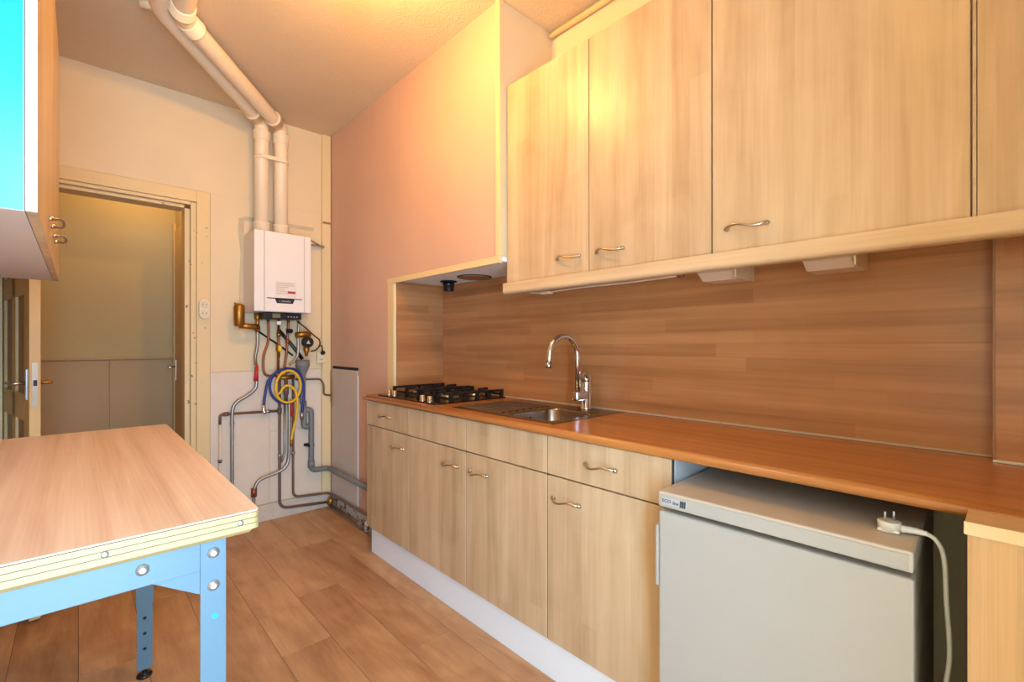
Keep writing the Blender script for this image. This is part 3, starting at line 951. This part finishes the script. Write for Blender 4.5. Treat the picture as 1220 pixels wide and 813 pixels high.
for lx0, lx1, fy, gs in ((LGX0, LGX1, FY, 1), (-0.33, -0.29, FY, -1)):
    leg = obj('leg', lambda bm: (box(bm, lx0, lx1, fy, fy + 0.003, 0.02, LT, 0.0008), box(bm, lx1 - 0.003, lx1, fy + 0.003, fy + 0.04, 0.02, LT)), 'table_metal', tb)
    obj('foot', lambda bm: lathe(bm, [(0.018, 0), (0.018, 0.006), (0.008, 0.014), (0.006, 0.03)], ((lx0 + lx1) / 2, fy + 0.02, 0.0), seg=14), 'black_plastic', leg)
    if gs == 1:
        bolt(leg, 0.179, fy, 0.822, (0, -1, 0)); bolt(leg, 0.179, fy, 0.763, (0, -1, 0))
        obj('paint_dab', lambda bm: lathe(bm, [(0.005, 0), (0.005, 0.0006)], (0.181, fy, 0.707), (0, -1, 0), 8), 'turquoise', leg)
    gx = [(lx0, 0.805), (lx0, 0.752), (lx0 - 0.085, 0.805)] if gs == 1 else [(lx1, 0.805), (lx1, 0.752), (lx1 + 0.085, 0.805)]
    obj('gusset', lambda bm: prism(bm, gx, 1, fy + 0.004, fy + 0.007), 'table_metal', tb)
ap = obj('apron', lambda bm: (box(bm, -0.29, LGX0, FY + 0.0005, FY + 0.0035, 0.795, LT - 0.0005, 0.0008), box(bm, -0.29, LGX0, FY + 0.0035, FY + 0.03, LT - 0.004, LT - 0.0005)), 'table_metal', tb)
bolt(ap, 0.078, FY + 0.0005, 0.824, (0, -1, 0))
B('apron', 'table_metal', tb, LGX1 - 0.006, LGX1 - 0.003, FY + 0.045, 2.12, 0.80, LT - 0.0005)
B('apron', 'table_metal', tb, -0.33, -0.327, FY + 0.045, 2.12, 0.80, LT - 0.0005)
B('apron', 'table_metal', tb, -0.29, LGX0 - 0.002, 2.150, 2.153, 0.80, LT - 0.0005)
for lx0, lx1 in ((0.152, 0.197), (-0.335, -0.290)):
    rl = obj('leg', lambda bm: (box(bm, lx0, lx1, 2.122, 2.125, 0.03, LT, 0.0006), box(bm, lx1 - 0.003, lx1, 2.125, 2.155, 0.03, LT)), 'table_metal', tb)
    sl = obj('leg_sleeve', lambda bm: box(bm, lx0 - 0.002, lx1 + 0.002, 2.119, 2.1215, 0.265, LT - 0.002), 'table_metal', rl)
    for z in (0.105, 0.160, 0.215):
        obj('adjusting_hole', lambda bm: lathe(bm, [(0.0055, 0), (0.0055, 0.0004)], ((lx0 + lx1) / 2, 2.122, z), (0, -1, 0), 12), 'dark_gap', rl)
    obj('foot', lambda bm: lathe(bm, [(0.022, 0), (0.024, 0.004), (0.022, 0.010), (0.007, 0.014), (0.006, 0.034)], ((lx0 + lx1) / 2, 2.135, 0.0), seg=16), 'black_plastic', rl)

# ================================================================== BOILER
bo = thing('boiler', 'white wall-hung combi boiler on the far wall', 'boiler', (0.97, YF, 1.405))
B('casing', 'boiler_white', bo, 0.798, 1.144, 3.203, YF - 0.008, 1.406, 1.918, bevel=0.006)
fp = B('front_panel', 'boiler_white', bo, 0.858, 1.096, 3.199, 3.203, 1.410, 1.915, bevel=0.0015)
for x in (0.8555, 1.0985):
    B('seam', 'boiler_line', bo, x - 0.002, x + 0.002, 3.2018, 3.2035, 1.410, 1.914)
B('grip_slot', 'dark_gap', fp, 0.870, 1.082, 3.1975, 3.1992, 1.4905, 1.4960)
bg = obj('name_plate', lambda bm: prism(bm, [(0.916, 1.491), (1.036, 1.491), (1.024, 1.4625), (0.928, 1.4625)], 1, 3.1965, 3.1990), 'black_plastic', fp)
text('name_text', ':: remeha', 0.019, (0.976, 3.1960, 1.477), (R(90), 0, 0), 'badge_text', fp)
stk = B('information_sticker', 'sticker', fp, 0.919, 1.047, 3.1983, 3.1990, 1.507, 1.603)
for k in range(6):
    z = 1.592 - k * 0.013
    B('print_line', 'sticker_ink', fp, 0.924, 0.975 + (0.06 if k in (0, 1) else 0.012 * (k % 3)), 3.1978, 3.1983, z - 0.0022, z + 0.0022)
B('red_label', 'sticker_red', fp, 0.993, 1.042, 3.1978, 3.1983, 1.528, 1.543)
cp = B('control_panel', 'black_plastic', bo, 0.868, 1.092, 3.235, 3.44, 1.362, 1.4055, bevel=0.004)
B('display', 'lcd', cp, 0.912, 0.960, 3.2340, 3.2352, 1.370, 1.398)
for k in range(4):
    obj('button', lambda bm: lathe(bm, [(0.0035, 0), (0.0035, 0.0012)], (1.008 + k * 0.018, 3.2351, 1.379), (0, -1, 0), 10), 'badge_text', cp)
B('mark', 'sticker', bo, 0.940, 0.962, 3.235, 3.2365, 1.325, 1.348)
tag(obj('bracket_strip', lambda bm: (tube(bm, [(1.04, 3.27, 1.932), (1.20, 3.36, 1.930), (1.31, 3.43, 1.905)], 0.006, 6), box(bm, 1.22, 1.31, 3.40, 3.43, 1.905, 1.915)), 'steel'), 'thin metal strip lying across the boiler top to the corner batten', 'bracket')

# flue pipes
FR = 0.044


def flue(name, label, path, collars):
    t = thing(name, label, 'flue pipe', path[0], group='white flue pipes above the boiler')
    obj('pipe', lambda bm: tube(bm, fillet(path, 0.055, 7), FR - 0.002, 20), 'pvc_white', t)
    for c, d in collars:
        d = Vector(d).normalized()
        obj('collar', lambda bm: lathe(bm, [(FR, -0.030), (FR + 0.004, -0.027), (FR + 0.004, 0.022), (FR + 0.007, 0.024), (FR + 0.007, 0.032), (FR, 0.034)], c, d, 22), 'pvc_white', t)
    return t


rp = [(0.985, 3.31, 1.9185), (0.985, 3.31, 2.640), (0.336, 2.52, 2.668), (0.300, 1.60, 2.672), (0.27, YN + 0.004, 2.672)]
lp = [(0.868, 3.31, 1.9185), (0.868, 3.31, 2.640), (0.262, 2.565, 2.690), (0.190, 1.60, 2.690), (0.16, YN + 0.004, 2.690)]
dv = (Vector(rp[2]) - Vector(rp[1])).normalized(); dv2 = (Vector(rp[3]) - Vector(rp[2])).normalized()
flue('flue_pipe', 'right-hand white flue pipe rising from the boiler and running along the ceiling', rp,
     [((0.985, 3.31, 2.555), (0, 0, 1)), (Vector(rp[1]) + dv * 0.095, dv), (Vector(rp[2]) - dv * 0.065, -dv), (Vector(rp[2]) + dv2 * 0.055, -dv2), ((0.985, 3.31, 1.955), (0, 0, 1))])
dvl = (Vector(lp[2]) - Vector(lp[1])).normalized()
flue('flue_pipe', 'left-hand white flue pipe rising from the boiler behind the other', lp,
     [((0.868, 3.31, 2.545), (0, 0, 1)), (Vector(lp[1]) + dvl * 0.095, dvl), ((0.868, 3.31, 1.955), (0, 0, 1))])
br = thing('pipe_clamp', 'small white clamp joining the two upright flue pipes', 'clamp', (0.93, 3.27, 2.43))
for x in (0.868, 0.985):
    obj('ring', lambda bm: lathe(bm, [(FR - 0.001, -0.010), (FR + 0.003, -0.010), (FR + 0.003, 0.010), (FR - 0.001, 0.010)], (x, 3.31, 2.405), seg=22), 'pvc_white', br)
B('bar', 'pvc_white', br, 0.850, 1.005, 3.252, 3.262, 2.392, 2.418, bevel=0.003)
cl2 = thing('pipe_clamp', 'white clamp holding the flue pipe to the ceiling at the top edge', 'clamp', (0.25, 2.57, 2.68))
obj('socket', lambda bm: tube(bm, [(0.285, 2.545, 2.690), (0.200, 2.592, 2.690)], 0.022, 14), 'pvc_white', cl2)
B('saddle', 'pvc_white', cl2, 0.255, 0.275, 2.515, 2.600, 2.655, ZC - 0.0005, bevel=0.003)

# ================================================================== PIPES ON THE FAR WALL
def pipe(name, label, pts, r, mat, cat='pipe', fr=0.03, seg=10, smooth=False, parts=None):
    t = thing(name, label, cat, pts[0])
    obj('tube', lambda bm: tube(bm, spline(pts) if smooth else fillet(pts, fr), r, seg), mat, t)
    for nm, m2, fn in (parts or []):
        obj(nm, fn, m2, t)
    return t


def cyl(c, d, r, h):
    return lambda bm: lathe(bm, [(r, -h / 2), (r, h / 2)], c, d, 14)


WY = 3.425
Zax = (0, 0, 1); Xax = (1, 0, 0); Yax = (0, 1, 0)
pipe('heating_pipe', 'brown heating pipe rising from the skirting to the blue hose coil', [(1.011, WY, 1.03), (1.011, WY, 0.070), (1.355, WY, 0.037)], 0.0095, 'brown_pipe', fr=0.06,
     parts=[('clip', 'steel', cyl((1.011, WY, 0.435), Zax, 0.013, 0.02)), ('elbow', 'brown_pipe', cyl((1.011, WY, 0.742), Zax, 0.014, 0.04))])
pipe('heating_pipe', 'brown horizontal pipe with brass elbow left of the hose coil', [(0.997, WY, 0.742), (0.658, WY, 0.752), (0.658, WY, 0.690)], 0.0085, 'brown_pipe', fr=0.02,
     parts=[('coupling', 'brown_pipe', cyl((0.690, WY, 0.751), Xax, 0.013, 0.03)), ('coupling', 'steel', cyl((0.936, WY, 0.744), Xax, 0.012, 0.022))])
pipe('supply_pipe', 'thin white painted pipe running down beside the door casing', [(0.658, WY, 0.688), (0.658, WY, 0.115)], 0.0065, 'wall_cream_low', parts=[('coupling', 'brown_pipe', cyl((0.658, WY, 0.455), Zax, 0.011, 0.02))])
pipe('flexible_pipe', 'grey flexible pipe with red sleeve left of the boiler connections', [(0.860, 3.405, 1.05), (0.862, 3.405, 0.94), (0.850, 3.405, 0.900), (0.800, 3.405, 0.858), (0.742, 3.405, 0.820), (0.722, 3.405, 0.760), (0.721, 3.405, 0.60), (0.721, 3.405, 0.20), (0.721, 3.405, 0.113)], 0.0105, 'flex_steel', smooth=True,
     parts=[('valve_sleeve', 'red_sleeve', lambda bm: tube(bm, [(0.864, 3.403, 1.058), (0.858, 3.400, 0.955)], 0.013, 10, rfun=lambda t: 0.010 + 0.005 * t)), ('clip', 'steel', cyl((0.722, 3.41, 0.69), Zax, 0.0135, 0.018))])
pipe('flexible_pipe', 'grey flexible pipe curving left below the yellow hose', [(1.066, 3.400, 0.80), (1.066, 3.400, 0.60), (1.062, 3.400, 0.42), (1.040, 3.400, 0.355), (0.985, 3.402, 0.325), (0.915, 3.405, 0.308), (0.868, 3.405, 0.285), (0.849, 3.405, 0.230), (0.845, 3.405, 0.150), (0.845, 3.405, 0.113)], 0.0105, 'flex_steel', smooth=True,
     parts=[('valve_sleeve', 'red_sleeve', lambda bm: tube(bm, [(1.082, 3.395, 0.815), (1.080, 3.395, 0.700)], 0.010, 10)), ('coupling', 'copper', cyl((0.847, 3.405, 0.220), Zax, 0.018, 0.055))])
pipe('heating_pipe', 'brown heating pipe right of the grey flexible pipe, bending along the skirting', [(1.099, WY, 0.98), (1.099, WY, 0.128), (1.352, WY, 0.104), (1.352, 2.60, 0.104)], 0.0085, 'brown_pipe', fr=0.045,
     parts=[('clip', 'steel', cyl((1.099, WY, 0.437), Zax, 0.013, 0.018))])
pipe('heating_pipe', 'low brown pipe along the floor at the pink wall\'s foot', [(1.335, 3.40, 0.034), (1.335, 2.53, 0.030)], 0.010, 'brown_pipe',
     parts=[('valve', 'brass', lambda bm: lathe(bm, [(0.016, 0), (0.022, 0.01), (0.022, 0.03), (0.012, 0.05)], (1.335, 3.36, 0.04), Zax, 12)), ('coupling', 'steel', cyl((1.335, 2.86, 0.033), Yax, 0.019, 0.05)), ('coupling', 'steel', cyl((1.335, 2.70, 0.032), Yax, 0.019, 0.04)), ('union', 'dirty_white', cyl((1.335, 2.78, 0.05), Zax, 0.014, 0.07))])
pipe('drain_pipe', 'grey plastic drain pipe stepping from the funnel trap to the cabinets', [(1.166, 3.400, 0.735), (1.214, 3.400, 0.735), (1.214, 3.400, 0.300), (1.335, 3.400, 0.295), (1.335, 2.525, 0.290)], 0.0185, 'pvc_grey', fr=0.035, seg=14,
     parts=[('trap', 'pvc_grey', lambda bm: tube(bm, fillet([(1.163, 3.400, 0.80), (1.163, 3.400, 0.615), (1.200, 3.400, 0.615)], 0.02), 0.019, 14)), ('clip', 'dark_gap', cyl((1.214, 3.405, 0.480), Zax, 0.022, 0.020)), ('clip_arm', 'dark_gap', lambda bm: box(bm, 1.180, 1.235, 3.415, 3.455, 0.472, 0.488)), ('collar', 'pvc_grey', cyl((1.214, 3.400, 0.345), Zax, 0.023, 0.05))])
fn = thing('drain_funnel', 'grey plastic drain funnel to the right of the hose coil', 'funnel', (1.15, 3.38, 1.0))
obj('cup', lambda bm: lathe(bm, [(0.018, -0.22), (0.020, -0.012), (0.026, 0.0), (0.044, 0.045), (0.046, 0.050), (0.046, 0.088), (0.042, 0.088), (0.040, 0.05)], (1.150, 3.385, 1.0), seg=22, cap=False), 'pvc_grey', fn)

pipe('copper_pipe', 'reddish copper pipe curving in a hook under the boiler\'s left half', [(0.933, 3.40, 1.361), (0.933, 3.40, 1.223), (0.905, 3.40, 1.123), (0.905, 3.40, 1.024), (0.925, 3.40, 0.990), (0.985, 3.40, 0.984)], 0.0078, 'copper', smooth=True)
pipe('gas_pipe', 'brass-coloured gas pipe with yellow valve under the boiler middle', [(0.994, 3.385, 1.361), (0.992, 3.385, 1.181), (0.990, 3.385, 1.020)], 0.0085, 'copper',
     parts=[('gas_valve', 'brass', lambda bm: lathe(bm, [(0.011, -0.06), (0.011, -0.02), (0.017, -0.015), (0.017, 0.02), (0.011, 0.03)], (0.992, 3.385, 1.17), Zax, 12)), ('valve_handle', 'hose_yellow', lambda bm: box(bm, 0.984, 1.006, 3.358, 3.368, 1.150, 1.192, 0.003)), ('nut', 'brass', cyl((0.993, 3.385, 1.265), Zax, 0.013, 0.03))])
pipe('copper_pipe', 'copper pipe with dark valve right of the gas pipe', [(1.058, 3.39, 1.361), (1.052, 3.39, 1.25), (1.045, 3.39, 1.138), (1.029, 3.39, 1.02)], 0.0085, 'copper', smooth=True,
     parts=[('valve', 'dark_gap', lambda bm: lathe(bm, [(0.010, -0.02), (0.015, -0.012), (0.015, 0.014), (0.010, 0.02)], (1.060, 3.375, 1.29), Xax, 10)), ('nut', 'copper', cyl((1.050, 3.39, 1.22), Zax, 0.013, 0.03))])
pipe('steel_pipe', 'silver pipe bending left below the brass pump', [(1.124, 3.375, 1.361), (1.117, 3.375, 1.29), (1.115, 3.375, 1.14), (1.098, 3.375, 1.094), (1.060, 3.375, 1.060)], 0.0085, 'flex_steel', smooth=True)
pipe('condensate_pipe', 'black pipe slanting from boiler bottom down to the funnel', [(1.002, 3.426, 1.30), (1.09, 3.424, 1.195), (1.150, 3.388, 1.095)], 0.012, 'black_plastic', fr=0.02)
pipe('signal_cable', 'thin dark cable slanting across the wall under the boiler', [(0.875, 3.435, 1.29), (1.025, 3.435, 1.181), (1.10, 3.435, 1.12)], 0.006, 'dark_gap', cat='cable', smooth=True)
pipe('copper_pipe', 'thin brown pipe turning down beside the white corner batten', [(1.115, WY, 0.952), (1.290, WY, 0.945), (1.312, WY, 0.905), (1.312, WY, 0.83), (1.365, WY, 0.822)], 0.007, 'brown_pipe', fr=0.02)

# brass dirt separator left of the boiler
ds = thing('dirt_separator', 'brass dirt separator with pale connector left of the boiler\'s foot', 'separator', (0.745, 3.32, 1.30))
obj('vessel', lambda bm: lathe(bm, [(0.022, 0.0), (0.030, 0.006), (0.031, 0.125), (0.024, 0.138), (0.012, 0.142)], (0.742, 3.32, 1.312), seg=20), 'brass', ds)
obj('spout', lambda bm: tube(bm, [(0.742, 3.31, 1.450), (0.712, 3.30, 1.455)], 0.006, 8), 'brass', ds)
obj('branch', lambda bm: tube(bm, fillet([(0.742, 3.32, 1.318), (0.810, 3.32, 1.312), (0.850, 3.34, 1.312)], 0.02), 0.018, 14), 'brass', ds)
obj('tee', lambda bm: lathe(bm, [(0.017, 0), (0.017, 0.03), (0.013, 0.035), (0.013, 0.075), (0.018, 0.08), (0.018, 0.118)], (0.856, 3.36, 1.283), seg=14), 'brass', ds)
pipe('flexible_pipe', 'braided steel hose hanging below the brass separator', [(0.857, 3.365, 1.283), (0.860, 3.372, 1.20), (0.850, 3.385, 1.11), (0.858, 3.40, 1.062)], 0.0105, 'flex_steel', smooth=True)

pu = thing('safety_valve', 'brass safety valve with black cap under the boiler\'s right end', 'valve', (1.14, 3.33, 1.2))
obj('manifold', lambda bm: tube(bm, [(1.090, 3.34, 1.262), (1.185, 3.34, 1.272)], 0.020, 14), 'brass', pu)
obj('cap', lambda bm: lathe(bm, [(0.036, -0.018), (0.038, -0.012), (0.038, 0.012), (0.034, 0.018)], (1.158, 3.315, 1.213), Yax, 20), 'black_plastic', pu)
obj('arrow_mark', lambda bm: prism(bm, [(1.145, 1.202), (1.171, 1.202), (1.158, 1.228)], 1, 3.2962, 3.2972), 'badge_text', pu)
obj('outlet', lambda bm: lathe(bm, [(0.010, 0), (0.012, 0.02), (0.020, 0.035), (0.020, 0.055), (0.014, 0.062), (0.014, 0.095)], (1.155, 3.325, 1.118), Zax, 14), 'brass', pu)
pipe('mains_cable', 'black cord looping from the safety valve to the wall socket', [(1.095, 3.34, 1.360), (1.160, 3.345, 1.31), (1.221, 3.36, 1.259), (1.262, 3.38, 1.232), (1.274, 3.40, 1.198), (1.250, 3.40, 1.160), (1.205, 3.38, 1.150), (1.240, 3.40, 1.155), (1.290, 3.415, 1.190), (1.300, 3.415, 1.150)], 0.0045, 'black_plastic', cat='cable', smooth=True)
so = thing('wall_socket', 'white wall socket with black plug beside the corner batten', 'socket', (1.295, YF, 1.10))
B('plate', 'socket_cream', so, 1.264, 1.325, 3.418, 3.438, 1.062, 1.148, bevel=0.005)
obj('outlet', lambda bm: lathe(bm, [(0.018, 0), (0.018, 0.002), (0.0165, 0.0022)], (1.292, 3.418, 1.088), (0, -1, 0), 18), 'trim_cream', so)
obj('plug', lambda bm: lathe(bm, [(0.015, 0), (0.015, 0.02), (0.008, 0.03)], (1.299, 3.418, 1.135), (0, -1, 0.2), 14), 'black_plastic', so)
for s in (-1, 1):
    obj('hole', lambda bm: lathe(bm, [(0.003, 0), (0.003, 0.0005)], (1.292 + s * 0.007, 3.4158, 1.088), (0, -1, 0), 8), 'dark_gap', so)

# hoses hung in coils
def ring_path(cx, cz, rx, rz, y, a0, a1, n=40, dy=0.0):
    return [(cx + rx * math.cos(a0 + (a1 - a0) * k / n), y + dy * k / n, cz + rz * math.sin(a0 + (a1 - a0) * k / n)) for k in range(n + 1)]


blue = [(0.892, 3.35, 0.790), (0.898, 3.35, 0.85), (0.918, 3.35, 0.955), (0.975, 3.35, 1.018)] + ring_path(1.035, 0.915, 0.103, 0.118, 3.348, R(110), R(-250), 36, 0.02) + [(1.075, 3.365, 1.030), (1.130, 3.37, 0.990), (1.152, 3.37, 0.900), (1.148, 3.37, 0.80), (1.140, 3.37, 0.700)]
bh = thing('garden_hose', 'dark blue hose hung in a coil under the boiler', 'hose', blue[0])
obj('tube', lambda bm: tube(bm, spline(blue, 3), 0.0085, 10), 'hose_blue', bh)
obj('tap_connector', lambda bm: tube(bm, fillet([(0.892, 3.35, 0.800), (0.890, 3.35, 0.760), (0.905, 3.345, 0.742)], 0.01), 0.012, 12), 'chrome', bh)
obj('end_coupling', lambda bm: lathe(bm, [(0.012, 0), (0.012, 0.05)], (1.140, 3.37, 0.675), seg=12), 'steel', bh)
yel = ring_path(1.040, 0.912, 0.080, 0.108, 3.330, R(200), R(-160), 40, 0.012) + [(0.985, 3.335, 0.87), (1.010, 3.328, 0.912), (1.045, 3.325, 0.918), (1.082, 3.325, 0.880), (1.097, 3.330, 0.80), (1.090, 3.335, 0.70), (1.068, 3.340, 0.590), (1.062, 3.340, 0.545)]
yh = thing('garden_hose', 'yellow hose coiled inside the dark blue hose', 'hose', (1.04, 3.33, 0.91))
obj('tube', lambda bm: tube(bm, spline(yel, 3), 0.0085, 10), 'hose_yellow', yh)
obj('end_coupling', lambda bm: lathe(bm, [(0.009, 0), (0.009, 0.045)], (1.061, 3.340, 0.505), seg=12), 'brass', yh)
va = thing('filling_valve', 'small dark filling valve with knob inside the hose coil', 'valve', (1.04, 3.39, 1.0))
obj('valve_body', lambda bm: tube(bm, [(0.985, 3.39, 0.972), (1.095, 3.39, 0.972)], 0.016, 12), 'brass', va)
obj('wheel', lambda bm: lathe(bm, [(0.020, 0), (0.022, 0.008), (0.016, 0.014)], (1.040, 3.362, 1.02), (0, -1, 0.3), 16), 'hose_blue', va)
obj('stem', lambda bm: lathe(bm, [(0.008, 0), (0.008, 0.05)], (1.040, 3.385, 0.975), seg=10), 'brass', va)
obj('lower_stem', lambda bm: lathe(bm, [(0.012, 0.0), (0.012, 0.05), (0.018, 0.055), (0.018, 0.10), (0.012, 0.105), (0.012, 0.16)], (1.043, 3.395, 0.80), seg=12), 'brown_pipe', va)
pipe('steel_pipe', 'short steel pipe behind the yellow hose', [(1.043, 3.42, 0.80), (1.043, 3.42, 0.45), (1.02, 3.425, 0.385)], 0.0075, 'flex_steel', fr=0.03)

# socket on the door casing
ds2 = thing('wall_socket', 'oval cream socket on the door casing', 'socket', (0.573, YF - 0.026, 1.42))
obj('plate', lambda bm: rbox(bm, 0.545, 0.600, YF - 0.050, YF - 0.0262, 1.360, 1.478, 0.027, axis=1, n=8), 'socket_cream', ds2)
for z in (1.392, 1.446):
    obj('outlet', lambda bm: lathe(bm, [(0.020, 0), (0.021, 0.004), (0.019, 0.005)], (0.5725, YF - 0.050, z), (0, -1, 0), 18), 'trim_cream', ds2)
    for s in (-1, 1):
        obj('hole', lambda bm: lathe(bm, [(0.003, 0), (0.003, 0.0006)], (0.5725 + s * 0.009, YF - 0.055, z), (0, -1, 0), 8), 'dark_gap', ds2)

# grey access panel in the pink partition, with torn wallpaper next to it
gp = thing('access_panel', 'grey flat access panel low in the pink wall', 'panel', (PX, 3.2, 0.09))
B('panel', 'grey_panel', gp, PX - 0.006, PX - 0.0005, 2.995, 3.415, 0.100, 1.020)
B('chipped_edge', 'white_edge', gp, PX - 0.0065, PX - 0.0004, 2.982, 2.995, 0.110, 0.985)
B('dark_slot', 'dark_gap', gp, PX - 0.004, PX - 0.0004, 2.984, 3.405, 1.0205, 1.040)
tag(obj('torn_wallpaper', lambda bm: prism(bm, [(3.436, 1.0), (3.418, 1.02), (3.395, 0.80), (3.404, 0.735), (3.436, 0.78)], 0, PX - 0.011, PX - 0.0065), 'torn_paper'), 'torn brown strip of wallpaper beside the grey access panel', 'wallpaper')

# ================================================================== CEILING LAMP (just above the picture)
cl = thing('ceiling_lamp', 'bare warm bulb hanging close under the ceiling', 'lamp', (LAMP[0], LAMP[1], ZC))
obj('ceiling_rose', lambda bm: lathe(bm, [(0.045, -0.022), (0.05, -0.015), (0.05, -0.0005)], (LAMP[0], LAMP[1], ZC), seg=24), 'white_edge', cl)
obj('cord', lambda bm: tube(bm, [(LAMP[0], LAMP[1], ZC - 0.022), (LAMP[0], LAMP[1], LAMP[2] + 0.115)], 0.004, 8), 'white_edge', cl)
obj('socket', lambda bm: lathe(bm, [(0.020, 0.045), (0.020, 0.105), (0.012, 0.118)], LAMP, seg=18), 'white_edge', cl)
obj('bulb', lambda bm: sphere(bm, LAMP, 0.042, 1.15), 'bulb_glow', cl)
